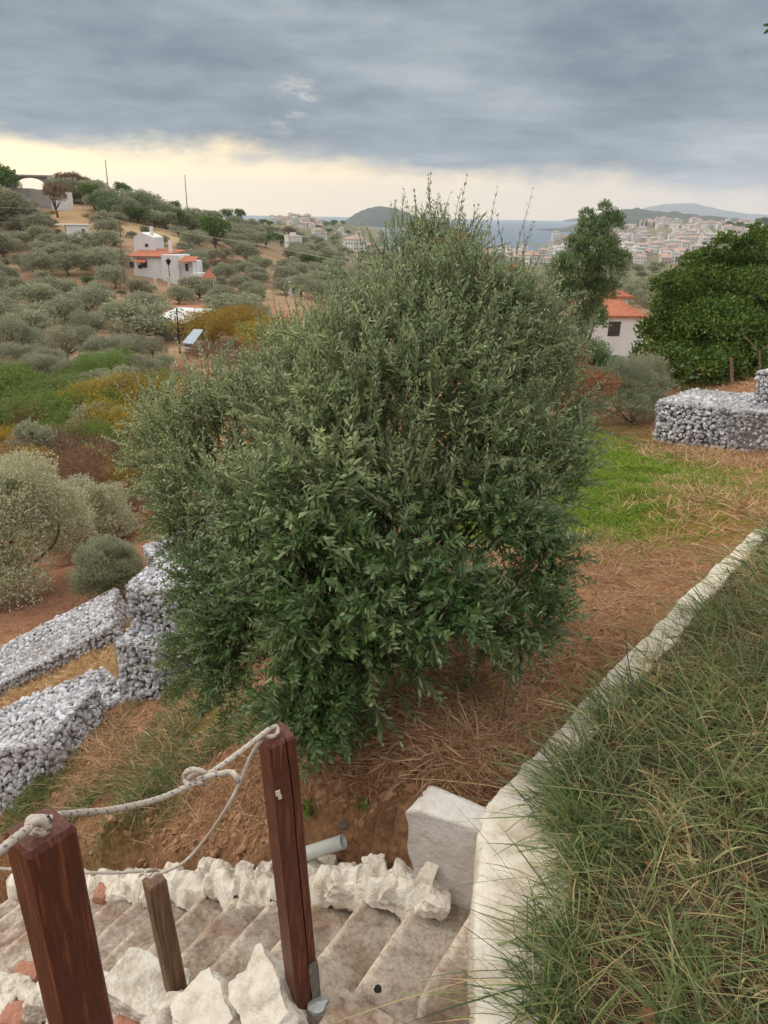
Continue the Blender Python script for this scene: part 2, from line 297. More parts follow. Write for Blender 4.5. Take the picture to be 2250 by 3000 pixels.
def paint(w, c, k=1.0):
    global colg
    w = (w * k)[..., None]; colg = colg * (1 - w) + np.array(c) * w
paint(blob(1700, 1330, None, 2.2, .25), (.15, .20, .03)); paint(blob(1650, 1440, None, 1.6, .25), (.15, .21, .03)); paint(blob(1600, 1540, None, 1.0, .3), (.15, .20, .03)); paint(blob(2080, 1480, 8, 1.6), (.33, .20, .06), .8)
paint(blob(2000, 1360, 11.5, 1.6), (.30, .12, .04), .7); paint(blob(560, 2080, 6.0, .6), (.14, .15, .03), .7); paint(blob(400, 2330, 5.2, .5), (.13, .13, .04), .7)
paint(blob(250, 1900, 8.6, 1.5), (.34, .24, .10), .8); paint(blob(60, 2120, 7.4, .8), (.36, .25, .12), .8)
paint(blob(1190, 2110, 3.75, .25), (.43, .23, .10), .9); paint(blob(1290, 2060, None, .22, .3), (.20, .05, .025), .85); paint(blob(1420, 1900, None, .7, .5), (.36, .15, .07), .7); paint(blob(1180, 2080, None, .45, .4), (.42, .21, .09), .8); paint(blob(60, 1780, 13, 3), (.30, .15, .10), .8); paint(blob(60, 1080, 50, 12), (.34, .24, .19), .7)
paint(blob(620, 930, 92, 14), (.40, .19, .115), .85); paint(blob(480, 900, 100, 10), (.38, .18, .11), .85); paint(blob(330, 620, 165, 22), (.42, .28, .15), .8); paint(blob(450, 680, 155, 14), (.42, .33, .19), .7)
m_gr = bpy.data.materials.new('ground_soil'); m_gr.use_nodes = True; t = m_gr.node_tree; b = t.nodes['Principled BSDF']
at = N(t, 'ShaderNodeAttribute', attribute_name='tint'); tcn = N(t, 'ShaderNodeTexCoord')
f1 = noise(t, tcn.outputs['Object'], 26, 8, .7); f2 = noise(t, tcn.outputs['Object'], 5, 6, .65)
c = MIX(t, 1.0, at.outputs[0], RAMP(t, f1, [(.32, (.50, .44, .40)), (.5, (1, 1, 1)), (.70, (1.55, 1.5, 1.42))]), 'MULTIPLY')
c = MIX(t, 1.0, c, RAMP(t, f2, [(.3, (.8, .78, .76)), (.7, (1.15, 1.15, 1.15))]), 'MULTIPLY')
t.links.new(c, b.inputs['Base Color']); b.inputs['Roughness'].default_value = .95; b.inputs['Specular IOR Level'].default_value = .1
bn = N(t, 'ShaderNodeBump'); bn.inputs['Strength'].default_value = 1.0; bn.inputs['Distance'].default_value = .05; t.links.new(noise(t, tcn.outputs['Object'], 30, 8, .75), bn.inputs['Height']); t.links.new(bn.outputs[0], b.inputs['Normal'])
tag(mesh_np('ground', np.stack([GX, GY, GZ], -1), np.stack([ii, ii + 1, ii + nx + 1, ii + nx], -1), None, m_gr, None, colg.reshape(-1, 3), True), kind='structure')
# sea and far land
m_sea = mat('sea_water', (.045, .085, .12), (.06, .10, .14), .35, .01, bump=.15, bs=.15, spec=.4)
A = acc(); an = np.linspace(0, 2 * np.pi, 97)[:-1]
add(A, np.concatenate([[[0, 0, -45]], np.stack([9000 * np.cos(an), 9000 * np.sin(an), an * 0 - 45], -1)]), None, [[0, 1 + i, 1 + (i + 1) % 96] for i in range(96)])
tag(build(A, 'sea', [m_sea]), kind='structure')
m_hill = mat('wooded_hill', (.028, .045, .032), (.042, .058, .042), 1, .02, (.065, .070, .055), det=10)
m_mtn = mat('far_mountain', (.10, .12, .12), (.12, .13, .12), 1, .002)
def hills(name, prof, D, depth, m, wig=.06, base=-46):
    """ridge seen at distance D; prof = [(px, py)] skyline; real body with depth"""
    prof = np.array(prof, float); xs = np.linspace(prof[0, 0], prof[-1, 0], 90); ys = np.interp(xs, prof[:, 0], prof[:, 1])
    top = np.array([P(a, b_, D) for a, b_ in zip(xs, ys)]); top[:, 2] = np.maximum(top[:, 2], base + 2); rows = 24; V = []
    for j in range(rows):
        s = j / (rows - 1) * 2 - 1; h = np.cos(s * np.pi / 2) ** .8
        z = base + (top[:, 2] - base) * h * (1 + (vnoise(np.stack([xs * .05, xs * 0 + j * .7, xs * 0], -1)) - .5) * wig * 4 * (abs(s) > .05))
        V.append(np.stack([top[:, 0], top[:, 1] + s * depth, z], -1))
    n = 90; i = (np.arange(rows - 1)[:, None] * n + np.arange(n - 1)[None]).ravel()
    tag(mesh_np(name, np.array(V), np.stack([i, i + 1, i + n + 1, i + n], -1), None, m, None, None, True), kind='structure')
hills('hills', [(930,680),(980,668),(1010,650),(1030,634),(1060,618),(1085,610),(1110,607),(1150,610),(1180,618),(1210,630),(1240,640),(1290,655),(1340,668)], 2900, 260, m_hill)
hills('hills', [(1600,675),(1690,668),(1730,648),(1760,633),(1800,620),(1850,613),(1880,613),(1920,620),(1950,621),(1990,629),(2060,635),(2100,638),(2200,650),(2260,665)], 2600, 350, m_hill)
hills('mountain', [(1700,640),(1850,620),(1950,598),(2020,596),(2080,612),(2160,625),(2300,632),(2500,645)], 6800, 900, m_mtn, .02, -50)
# ================================================================ stairs, walls, posts (near)
def lattice(L, R, nu, nv, prof, amp=.006, fs=9):
    pass
def noisy_block(A, c, half, R, amp=.015, f=9, sub=7, m=0, round_=.25, seed=0, col=.5):
    """rounded, chipped block from a subdivided cube"""
    ls = np.linspace(-1, 1, sub + 1); Vs = []; Qs = []; n0 = 0
    for ax in range(3):
        for s in (-1, 1):
            a, b_ = np.meshgrid(ls, ls, indexing='ij'); p = np.zeros(a.shape + (3,)); p[..., ax] = s; p[..., (ax + 1) % 3] = a; p[..., (ax + 2) % 3] = b_
            Vs.append(p.reshape(-1, 3)); i = (np.arange(sub)[:, None] * (sub + 1) + np.arange(sub)[None]).ravel() + n0
            q = np.stack([i, i + sub + 1, i + sub + 2, i + 1], -1); Qs.append(q if s > 0 else q[:, ::-1]); n0 += (sub + 1) ** 2
    V = np.concatenate(Vs); sph = nn(V); V = V * (1 - round_) + sph * round_ * 1.15
    V = V * np.asarray(half); d = (fbm(V * f + seed * 7.7, 4) - .5)[:, None] * 2 * amp + (np.round(vnoise(V * f * .8 + seed * 3.1) * 5) / 5 - .5)[:, None] * amp * .55 + (fbm(V * f * 4 + seed, 3) - .5)[:, None] * amp * .55
    V = V + nn(V) * d; V = V @ np.asarray(R).T + np.asarray(c); add(A, V, np.concatenate(Qs), m=m, c=col)
def rotz(a, tx=0, ty=0): return np.array(Matrix.Rotation(a, 3, 'Z') @ Matrix.Rotation(tx, 3, 'X') @ Matrix.Rotation(ty, 3, 'Y'))
RS = np.stack([SE, SN, [0, 0, 1]], 1)          # stair frame: x across, y down the flight
t = m_conc.node_tree; b = t.nodes['Principled BSDF']; lk = b.inputs['Base Color'].links[0].from_socket; tcn = N(t, 'ShaderNodeTexCoord')
c = MIX(t, 1.0, lk, RAMP(t, noise(t, tcn.outputs['Object'], 38, 6, .75), [(.36, (.62, .60, .58)), (.50, (1, 1, 1)), (.70, (1.2, 1.2, 1.2))]), 'MULTIPLY'); c = MIX(t, 1.0, c, RAMP(t, noise(t, tcn.outputs['Object'], 3.3, 5, .7, .6), [(.38, (.66, .55, .47)), (.56, (1.08, 1.08, 1.08))]), 'MULTIPLY'); t.links.new(c, b.inputs['Base Color'])
st_ = thing('staircase', 'worn concrete steps with pale edges going down to the left', 'stairs')
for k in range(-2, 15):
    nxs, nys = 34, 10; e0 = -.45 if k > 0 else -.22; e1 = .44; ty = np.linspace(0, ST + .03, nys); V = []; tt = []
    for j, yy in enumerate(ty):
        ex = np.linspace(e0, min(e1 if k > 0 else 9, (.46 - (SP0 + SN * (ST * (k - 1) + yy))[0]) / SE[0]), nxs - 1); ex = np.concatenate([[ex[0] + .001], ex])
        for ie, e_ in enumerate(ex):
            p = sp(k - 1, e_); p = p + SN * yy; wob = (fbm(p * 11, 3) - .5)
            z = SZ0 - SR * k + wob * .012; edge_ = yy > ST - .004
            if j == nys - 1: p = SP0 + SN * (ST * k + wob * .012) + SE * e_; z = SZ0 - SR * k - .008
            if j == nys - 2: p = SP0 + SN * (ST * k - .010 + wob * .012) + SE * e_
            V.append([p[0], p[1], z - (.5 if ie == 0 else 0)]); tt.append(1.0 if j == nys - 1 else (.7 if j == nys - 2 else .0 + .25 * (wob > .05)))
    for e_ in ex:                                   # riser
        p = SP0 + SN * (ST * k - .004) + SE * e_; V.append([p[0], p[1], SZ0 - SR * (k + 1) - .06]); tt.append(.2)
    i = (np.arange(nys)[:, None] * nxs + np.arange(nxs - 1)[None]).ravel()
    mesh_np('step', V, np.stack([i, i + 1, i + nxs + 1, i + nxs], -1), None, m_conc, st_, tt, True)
# landing corner by the post
A = acc(); noisy_block(A, SP0 + SE * -.72 + SN * -.86 + np.array([0, 0, -.18]), (.495, .89, .20), RS, .006, 8, 22, round_=.02)
build(A, 'landing', [m_conc], st_, True)
A = acc()
# whitewashed edging stones along the far side
eds = thing('stone_edging', 'jagged whitewashed stones lining the far side of the steps', 'edging', sp(2, .66))
edn = thing('stone_edging', 'three big whitewashed stones and smaller ones along the near side of the steps', 'edging', sp(2, -.6))
def stone(par, px, py, w, h, tilt=0, lift=.03, mtl=None, seed=0, dep=None, yaw=.0, amp=.02, rnd=.3):
    p = stair_hit(px, py, lift); D = p @ fw; a = w * D / F / 2 * .80; c_ = h * D / F / 2 * .80
    A = acc(); noisy_block(A, (0, 0, 0), (a, dep or a * .8, c_), rotz(yaw, 0, tilt), amp, 14, 24, seed=seed, round_=rnd)
    o = build(A, 'stone', [mtl or m_white2], par, True); o.location = Vector(p) - Vector(par.location); return o
for i, a in enumerate([(1185,2580,150,150,.5),(1270,2605,110,90,.3),(1100,2545,90,120,-.3),(1010,2575,120,130,.5),(965,2510,60,100,-.2),(925,2560,100,120,.4),(870,2600,90,130,.4),(775,2560,95,120,.4),(715,2555,60,110,.1),(745,2600,90,90,.5),
                       (650,2560,90,100,.5),(605,2540,70,90,.3),(545,2575,80,95,.4),(500,2560,60,80,.2),(455,2585,70,80,.4),(405,2565,70,80,.3),(350,2585,80,60,.2)]):
    stone(eds, a[0], a[1] + 22, a[2] * 1.05, a[3] * .80, a[4], .01, None, i, yaw=th * .2 - .3, dep=.075, amp=.03, rnd=.35)
for i, a in enumerate([(300,2620,55,35),(260,2600,60,50),(20,2480,50,50)]):
    stone(eds, a[0], a[1], a[2], a[3], .3, .02, [m_brick, m_white2][i % 2], 30 + i, dep=.06)
for i, a in enumerate([(785,2940,185,150,-.60,.10,.15),(610,2975,190,120,-.5,.09,.13),(425,2900,270,95,.28,.09,.12),(560,3020,140,100,.2,.06,.10),(270,2930,120,120,.2,.10,.10),(115,2935,75,110,.3,.06,.07),(40,2905,60,60,.3,.05,.06),(150,3010,60,60,.3,.05,.05),(10,2960,60,70,.1,.05,.05)]):
    stone(edn, a[0], a[1], a[2], a[3], a[4], a[5], None, 50 + i, dep=a[6], yaw=[.5, .55, -.25, 0, 0, 0, 0, 0, 0][i], amp=.028, rnd=[.25, .2, .15][i] if i < 3 else .3)
for i, a in enumerate([(45,2985,110,60),(80,2850,90,40),(380,2990,100,60)]): stone(edn, a[0], a[1], a[2], a[3], .2, .03, m_brick, 70 + i, dep=.06)
A = acc(); nS, nE = 420, 16
for par_, e00, dse in ((eds, .235, .016), (edn, -.47, .0)):
  ss = np.linspace(-.3 if par_ is eds else 1.0, 13.5, nS); V = []
  for k in ss:
      n1_ = vnoise(np.array([[k * 1.7, 4., 0]]))[0]; fr_ = k - math.floor(k)
      for j, u in enumerate(np.linspace(0, 1, nE)):
          e_ = e00 + dse * k + .05 * n1_ + u * (.15 + .03 * n1_); p = sp(k, e_); saw = SR * (fr_) * .6 * (1 - u * .5); prof = math.sin(math.pi * min(1, .12 + u * .9)) ** .5
          q = np.array([p]); z = p[2] - .05 + saw + prof * (.11 if par_ is eds else .08) + (fbm(q * 13, 4)[0] - .5) * .10 + (vnoise(q * 31)[0] - .5) * .03 - (.12 if j in (0, nE - 1) else 0); V.append([p[0] + (vnoise(q * 17 + 3)[0] - .5) * .05, p[1] + (vnoise(q * 17 + 9)[0] - .5) * .05, z])
  i = (np.arange(nS - 1)[:, None] * nE + np.arange(nE - 1)[None]).ravel()
  o = mesh_np('mortar_bed', np.array(V) - np.array(par_.location), np.stack([i, i + nE, i + nE + 1, i + 1], -1), None, m_white2, par_, None, True)
# white retaining wall
WT = -2.2
rib = [((2215,1548),(2270,1556)),((2165,1592),(2220,1606)),((2055,1701),(2120,1722)),((1990,1755),(2061,1785)),((1892,1858),(1970,1895)),((1784,1972),(1870,2010)),((1713,2048),(1811,2085)),((1654,2113),(1751,2145)),((1567,2211),(1681,2249)),((1507,2270),(1632,2314)),((1420,2373),(1640,2395)),
       ((1409,2440),(1690,2435)),((1405,2550),(1690,2530)),((1398,2660),(1650,2680)),((1394,2800),(1610,2830)),((1393,3000),(1590,3000)),((1393,3300),(1580,3300))]
Lp = smoothpath([atz(*a, WT) for a, _ in rib], 260); Rp = smoothpath([atz(*b_, WT) for _, b_ in rib], 260); Rp[:150] = Lp[:150] + (Rp[:150] - Lp[:150]) * .86
nw = 26; V = []; 
for L_, R_ in zip(Lp, Rp):
    out = nn(L_ - R_); row = []
    for s in np.linspace(0, .5, 6)[::-1]: row.append(L_ + out * (.004 + .03 * s) - np.array([0, 0, s + .02]))
    row.append(L_ + out * .001 - np.array([0, 0, .007]))
    for s in np.linspace(.03, .97, nw - 12): row.append(L_ + (R_ - L_) * s)
    row.append(R_ - out * .001 - np.array([0, 0, .007]))
    for s in np.linspace(0, .4, 4): row.append(R_ - out * .004 - np.array([0, 0, s + .02]))
    V.append(row)
V = np.array(V); m_ = V.shape[1]; V[..., 2] += (fbm(V * 9, 5, .6) - .5) * .040 + (fbm(V * 1.5 + 4, 2) - .5) * .04; V[..., 0] += (fbm(V * 7 + 20, 5, .6) - .5) * .06; V[..., 1] += (fbm(V * 7 + 40, 5, .6) - .5) * .05
i = (np.arange(len(V) - 1)[:, None] * m_ + np.arange(m_ - 1)[None]).ravel()
wl = thing('retaining_wall', 'long low whitewashed wall holding back the grassy bed', 'wall', tuple(atz(1567, 2211, WT - .4)))
o = mesh_np('coping', V - np.array(wl.location), np.stack([i, i + 1, i + m_ + 1, i + m_], -1), None, m_white, wl, None, True)
# short end wall with a broken left end
ew = thing('end_wall', 'short whitewashed wall stub with a broken end above the top step', 'wall', tuple(atz(1300, 2620, SZ0)))
fr = np.array([atz(1406, 2434, WT), atz(1190, 2362, WT)]); bk = np.array([atz(1426, 2366, WT), atz(1250, 2294, WT)])
ns = 34; nh = 16; V = []; Q = []; sg = np.linspace(0, 1, ns); hh = np.linspace(0, 1, nh)
ddn = np.array([0, 0, -1.])
front = np.array([[fr[0] + (fr[1] - fr[0]) * s * (1 - .26 * np.clip(h * 1.15, 0, 1) ** 1.6) + ddn * (.015 + h * .56) for s in sg] for h in hh])
topf = np.array([[(fr[0] + (fr[1] - fr[0]) * s) * (1 - w) + (bk[0] + (bk[1] - bk[0]) * s) * w for s in sg] for w in np.linspace(0, 1, 8)])
back = np.array([[bk[0] + (bk[1] - bk[0]) * s * (1 - .26 * h) + ddn * (.015 + h * .56) for s in sg] for h in hh])
G = np.concatenate([front[::-1], topf, back]); jag = (fbm(G * 13, 4) - .5)
lf = np.clip((sg - .75) / .25, 0, 1)[None, :, None]; G = G + nn(fr[1] - fr[0]) * (jag[..., None] * .09 * lf) + np.array([0, 0, 1.]) * (jag[..., None] * .012) - np.array([0, 0, 1]) * lf ** 3 * .03
n = ns; i = (np.arange(len(G) - 1)[:, None] * n + np.arange(n - 1)[None]).ravel(); q = np.stack([i, i + 1, i + n + 1, i + n], -1)
K = len(G); endq = []
V = G.reshape(-1, 3)
for a in range(K // 2 - 1): b_ = K - 1 - a; endq.append([a * n + n - 1, (a + 1) * n + n - 1, (b_ - 1) * n + n - 1, b_ * n + n - 1]); endq.append([a * n, (a + 1) * n, (b_ - 1) * n, b_ * n])
m_blue = mat('faded_blue_white_wash', (.66, .65, .66), (.50, .46, .41), .85, 4, (.74, .70, .63), .9, 26, det=9)
mesh_np('masonry', V - np.array(ew.location), np.concatenate([q, endq]), None, m_blue, ew, None, True)
# posts
def post(name_label, top, bot, w, yaw, mtl, crack=False, cap=.008, extra=None):
    top = np.array(top); bot = np.array(bot); t_ = thing('wooden_post', name_label, 'post', tuple(bot)); ax = nn(top - bot); L_ = np.linalg.norm(top - bot)
    a = np.array([math.cos(yaw), math.sin(yaw), 0]); a = nn(a - ax * (a @ ax)); b_ = np.cross(ax, a); h = w / 2; c = .006
    ring0 = [(-h + c, -h), (h - c, -h), (h, -h + c), (h, h - c), (h - c, h), (-h + c, h), (-h, h - c), (-h, -h + c)]
    A = acc(); n = 36
    if crack: ring0 = [(-h + c, -h), (.008, -h), (.0095, -h + .022), (.013, -h), (h - c, -h)] + ring0[2:]
    k = len(ring0); V = []
    for i in range(n):
        s = i / (n - 1); wob = (vnoise(np.array([[s * 6, 3.3, yaw]]))[0] - .5) * .016
        for j, (x, y) in enumerate(ring0):
            xx = x + (wob if crack and j in (1, 2, 3) else 0); nb = (vnoise(np.array([[s * 9, j * 2.1, yaw * 3]]))[0] - .5) * .0035
            V.append(a * (xx * (1 + nb * 8)) + b_ * (y * (1 + nb * 8)) + ax * L_ * s)
    i = np.arange(n - 1)[:, None] * k; j = np.arange(k)[None]; j2 = (j + 1) % k
    V += [a * x * .88 + b_ * y * .88 + ax * (L_ + cap) for x, y in ring0]; V.append(ax * (L_ + cap))
    q = np.stack([i + j, i + j2, i + k + j2, i + k + j], -1).reshape(-1, 4); q2 = [[(n - 1) * k + s, (n - 1) * k + (s + 1) % k, n * k + (s + 1) % k, n * k + s] for s in range(k)]
    add(A, V, np.concatenate([q, q2]), [[n * k + s, n * k + (s + 1) % k, (n + 1) * k] for s in range(k)]); o = build(A, 'timber', [mtl], t_)
    return t_, o, a, b_, ax
pR_t = P(810, 2155, 2.33); pR_b = stair_hit(890, 2935, .02)
pM_b = stair_hit(520, 2905, .02); d_ = ray(452, 2580); pM_t = d_ * (np.linalg.norm(pM_b[:2]) / np.linalg.norm(d_[:2]) * 1.0)
pL_t = P(118, 2440, 1.44); d_ = ray(240, 3010); pL_b = d_ * (np.linalg.norm(pL_t[:2]) / np.linalg.norm(d_[:2])); pL_b = pL_t + (pL_b - pL_t) * 1.5
tR, oR, aR, bR, axR = post('tall cracked red brown wooden post beside the steps with flaked white paint spots', pR_t, pR_b, .09, .62, m_wood, True)
tM, oM, aM, bM, axM = post('short weathered grey brown wooden post between the two taller ones', pM_t, pM_b - np.array([0, 0, .05]), .075, .72, m_woodw)
tL, oL, aL, bL, axL = post('large glossy red brown wooden post nearest the camera with a rope knot on top', pL_t, pL_b, .096, .90, m_wood, cap=.012)
A = acc()
Lr = np.linalg.norm(pR_t - pR_b)
V0 = []
for s in np.linspace(.0, .20, 8):
    for x in np.linspace(.012, .0475, 5): V0.append(aR * (x + (vnoise(np.array([[s * 30, 1., 1.]]))[0] - .5) * .01) + bR * -.0475 + axR * Lr * s)
i = (np.arange(7)[:, None] * 5 + np.arange(4)[None]).ravel(); add(A, V0, np.stack([i, i + 1, i + 6, i + 5], -1))
V1 = np.array([aR * .0485 + bR * y + axR * Lr * s * (1 - abs(y + .01) * 6) for s in np.linspace(0, .22, 8) for y in np.linspace(-.046, .046, 5)]); add(A, V1, np.stack([i, i + 1, i + 6, i + 5], -1))
build(A, 'mortar_patch', [m_mortar], tR)
A = acc(); c0 = stair_hit(930, 2945, .02) - pR_b; tmp = rng.random(14) * .4 + .8
V = [c0 + np.array([0, 0, .018])] + [c0 + np.array([math.cos(a_) * .038 * tmp[i_], math.sin(a_) * .034 * tmp[i_], .006]) for i_, a_ in enumerate(np.linspace(0, 2 * np.pi, 15)[:-1])] + [c0 + np.array([math.cos(a_) * .04 * tmp[i_], math.sin(a_) * .036 * tmp[i_], -.006]) for i_, a_ in enumerate(np.linspace(0, 2 * np.pi, 15)[:-1])]
add(A, V, [[1 + i_, 15 + i_, 15 + (i_ + 1) % 14, 1 + (i_ + 1) % 14] for i_ in range(14)], [[0, 1 + i_, 1 + (i_ + 1) % 14] for i_ in range(14)]); build(A, 'zinc_flashing', [m_zinc], tR)
for (u_, v_, s_) in [(-.035, .86, .011), (-.030, .845, .008), (.030, .97, .008), (.036, .955, .010)]:
    A = acc(); noisy_block(A, (aR * u_ + bR * -.0465 + axR * Lr * v_) if u_ < 0 else (aR * .0465 + bR * (u_ - .05) + axR * Lr * v_), (s_ * .7, .002, s_), np.stack([aR, bR, axR], 1), .002, 60, 4, seed=s_ * 999); build(A, 'paint_fleck', [m_white], tR)
# ropes
def rope(A, pts, r, n=90, flecks=True, k=9):
    pth = smoothpath(pts, n); seg = np.linalg.norm(np.diff(pth, axis=0), axis=1); L_ = np.concatenate([[0], np.cumsum(seg)]); n2 = max(12, int(L_[-1] / .004)); s = np.linspace(0, L_[-1], n2)
    p = np.stack([np.interp(s, L_, pth[:, j]) for j in range(3)], -1); T = nn(np.gradient(p, axis=0)); ref = np.array([.3, .2, 1.]); a = nn(np.cross(T, ref)); b_ = np.cross(T, a)
    an = np.arange(k) * 2 * np.pi / k; tw = s[:, None] * 260; rad = r * (1 + .07 * np.cos(3 * an[None] + tw))
    V = p[:, None] + rad[..., None] * (np.cos(an)[None, :, None] * a[:, None] + np.sin(an)[None, :, None] * b_[:, None])
    i = np.arange(n2 - 1)[:, None] * k; j = np.arange(k)[None]; j2 = (j + 1) % k; q = np.stack([i + j, i + j2, i + k + j2, i + k + j], -1).reshape(-1, 4)
    c = np.where((((np.floor(s / .011).astype(int))[:, None] * 3 + np.arange(k)[None] * 2) % 7 == 0) & (((s / .011) % 1) < .55)[:, None], 1., 0.) if flecks else np.zeros((n2, k))
    add(A, V.reshape(-1, 3), q, c=c.ravel())
rt = thing('rope', 'thick flecked rope with a loose knot slung between the two tall posts', 'rope', tuple(pR_t))
o3 = np.array(pR_t); A = acc()
tR0 = P(790, 2145, 2.30); tL0 = P(148, 2402, 1.45)
def rp(px, py, s): return P(px, py, 2.30 + (1.45 - 2.30) * s)
rope(A, np.array([rp(790, 2135, 0), rp(700, 2205, .12), rp(600, 2275, .26), rp(480, 2335, .45), rp(340, 2370, .66), rp(220, 2383, .84), rp(165, 2390, .95), rp(140, 2405, 1)]) - o3, .0078)
# ring loop through the post top
rope(A, np.array([rp(790, 2135, 0), P(810, 2128, 2.33), P(812, 2148, 2.31), P(795, 2158, 2.29), P(768, 2155, 2.29), P(752, 2160, 2.27)]) - o3, .0065)
build(A, 'strand', [m_rope], rt, True)
A = acc(); kn = [(600, 2262), (560, 2255), (540, 2275), (555, 2298), (590, 2290), (600, 2265), (575, 2262), (555, 2280), (580, 2292), (600, 2278), (640, 2268), (675, 2262), (692, 2275), (698, 2290)]
rope(A, np.array([rp(a_, b_, .32 + .012 * math.sin(i_ * 2.2)) for i_, (a_, b_) in enumerate(kn)]) - o3, .0078); kt = build(A, 'knot', [m_rope], rt, True)
A = acc()
for i_ in range(26):
    b0 = rp(585 + rng.normal() * 4, 2288, .30); b1 = rp(598 + rng.normal() * 14, 2298 + rng.random() * 10, .30); tube(A, np.array([b0, (b0 + b1) / 2 + rng.normal(size=3) * .003, b1]) - o3, .0007, 3)
build(A, 'frayed_end', [m_rope], rt)
rk = thing('rope', 'thick flecked rope knotted on top of the nearest post, leaving at the left edge', 'rope', tuple(pL_t)); A = acc()
rope(A, np.array([P(140, 2400, 1.43), P(125, 2398, 1.43), P(90, 2400, 1.42), P(86, 2425, 1.41), P(110, 2440, 1.39), P(138, 2430, 1.40), P(130, 2408, 1.39), P(105, 2405, 1.38), P(85, 2425, 1.37), P(40, 2460, 1.30), P(0, 2492, 1.25), P(-80, 2550, 1.2)]) - pL_t, .0080); build(A, 'strand', [m_rope], rk, True)
rl = thing('rope', 'thinner pale rope dipping from the tall cracked post to the short post', 'rope', tuple(pM_t)); A = acc(); DM = pM_t @ fw
rope(A, np.array([P(768, 2165, 2.27), P(735, 2215, 2.29), P(700, 2300, 2.33), P(650, 2390, 2.4), P(600, 2460, DM * .94), P(540, 2525, DM * .96), P(480, 2555, DM * .97), P(455, 2560, DM * .965), P(440, 2572, DM * .96), P(425, 2556, DM * .965), P(460, 2550, DM * .99), P(440, 2548, DM * .97), P(415, 2552, DM * .97), P(340, 2557, DM * .95), P(250, 2556, DM * .93), P(0, 2545, DM * .9), P(-100, 2530, DM * .88)]) - pM_t, .0058, 140, False); build(A, 'strand', [m_rope], rl, True)
# drain pipe
_, Da = hit(1006, 2470, 1.5); _, Db = hit(868, 2514, 1.5); pa = P(1006, 2466, Da - .13); pb = P(868, 2510, Db - .05); pt_ = thing('drain_pipe', 'short grey plastic pipe end lying in the soil above the steps', 'pipe', tuple(pb)); ax_ = nn(pb - pa)
A = acc(); r_ = .034; an = np.linspace(0, 2 * np.pi, 25)[:-1]; ua = nn(np.cross(ax_, [0, 0, 1])); ub = np.cross(ax_, ua); V = []
for (s, rad) in ((.03, r_ * .86), (0, r_ * .88), (-.001, r_), (.33, r_)): V += [pa + ax_ * s * 1. + rad * (math.cos(t_) * ua + math.sin(t_) * ub) - pb for t_ in an]
add(A, V, [[r * 24 + j, r * 24 + (j + 1) % 24, (r + 1) * 24 + (j + 1) % 24, (r + 1) * 24 + j] for r in range(3) for j in range(24)]); build(A, 'tube', [m_pipe], pt_, True)
A = acc(); V = [pa + ax_ * .03 - pb] + [pa + ax_ * .03 + r_ * .86 * (math.cos(t_) * ua + math.sin(t_) * ub) - pb for t_ in an]; add(A, V, None, [[0, 1 + j, 1 + (j + 1) % 24] for j in range(24)]); build(A, 'opening', [m_dark], pt_)
A = acc(); pb_ = stair_hit(1107, 2897, .012); noisy_block(A, (0, 0, 0), (.013, .012, .009), np.eye(3), .004, 90, 5, round_=.8); o = build(A, 'pebble', [m_dark]); o.location = pb_; tag(o, 'small round black pebble on the steps', 'pebble')
# ================================================================ gabions
def icos(sub=1):
    t_ = (1 + 5 ** .5) / 2; V = nn(np.array([(-1, t_, 0), (1, t_, 0), (-1, -t_, 0), (1, -t_, 0), (0, -1, t_), (0, 1, t_), (0, -1, -t_), (0, 1, -t_), (t_, 0, -1), (t_, 0, 1), (-t_, 0, -1), (-t_, 0, 1)], float))
    Fs = [(0,11,5),(0,5,1),(0,1,7),(0,7,10),(0,10,11),(1,5,9),(5,11,4),(11,10,2),(10,7,6),(7,1,8),(3,9,4),(3,4,2),(3,2,6),(3,6,8),(3,8,9),(4,9,5),(2,4,11),(6,2,10),(8,6,7),(9,8,1)]
    V = list(V)
    for _ in range(sub):
        mid = {}; nf = []
        def md(a, b):
            k = (min(a, b), max(a, b))
            if k not in mid: V.append(nn(V[a] + V[b])); mid[k] = len(V) - 1
            return mid[k]
        for a, b, c in Fs: x, y, z = md(a, b), md(b, c), md(c, a); nf += [(a, x, z), (b, y, x), (c, z, y), (x, y, z)]
        Fs = nf
    return np.array(V), np.array(Fs)
ICV, ICF = icos(1); RV = []
for i_ in range(10):
    v = ICV * (1 + (vnoise(ICV * 1.6 + i_ * 5)[:, None] - .5) * .9); d = rndunit(5)
    for dd in d: s = v @ dd; v = v - np.clip(s - .62, 0, 1)[:, None] * dd
    RV.append(v)
RV = np.array(RV)
def rocks(A, Pn, size, flat=.75):
    n = len(Pn); q = rng.normal(size=(n, 4)); q /= np.linalg.norm(q, axis=1, keepdims=True); w, x, y, z = q.T
    Rm = np.stack([1 - 2 * (y * y + z * z), 2 * (x * y - z * w), 2 * (x * z + y * w), 2 * (x * y + z * w), 1 - 2 * (x * x + z * z), 2 * (y * z - x * w), 2 * (x * z - y * w), 2 * (y * z + x * w), 1 - 2 * (x * x + y * y)], -1).reshape(n, 3, 3)
    sh = RV[rng.integers(0, 10, n)] * np.stack([np.ones(n), rng.uniform(.65, 1, n), rng.uniform(.5, .9, n)], -1)[:, None] * (size * rng.uniform(.65, 1.25, n))[:, None, None]
    V = np.einsum('nij,nvj->nvi', Rm, sh) + Pn[:, None]; f = (ICF[None] + (np.arange(n) * len(ICV))[:, None, None]).reshape(-1, 3)
    add(A, V.reshape(-1, 3), None, f, c=np.repeat(rng.random(n), len(ICV)))
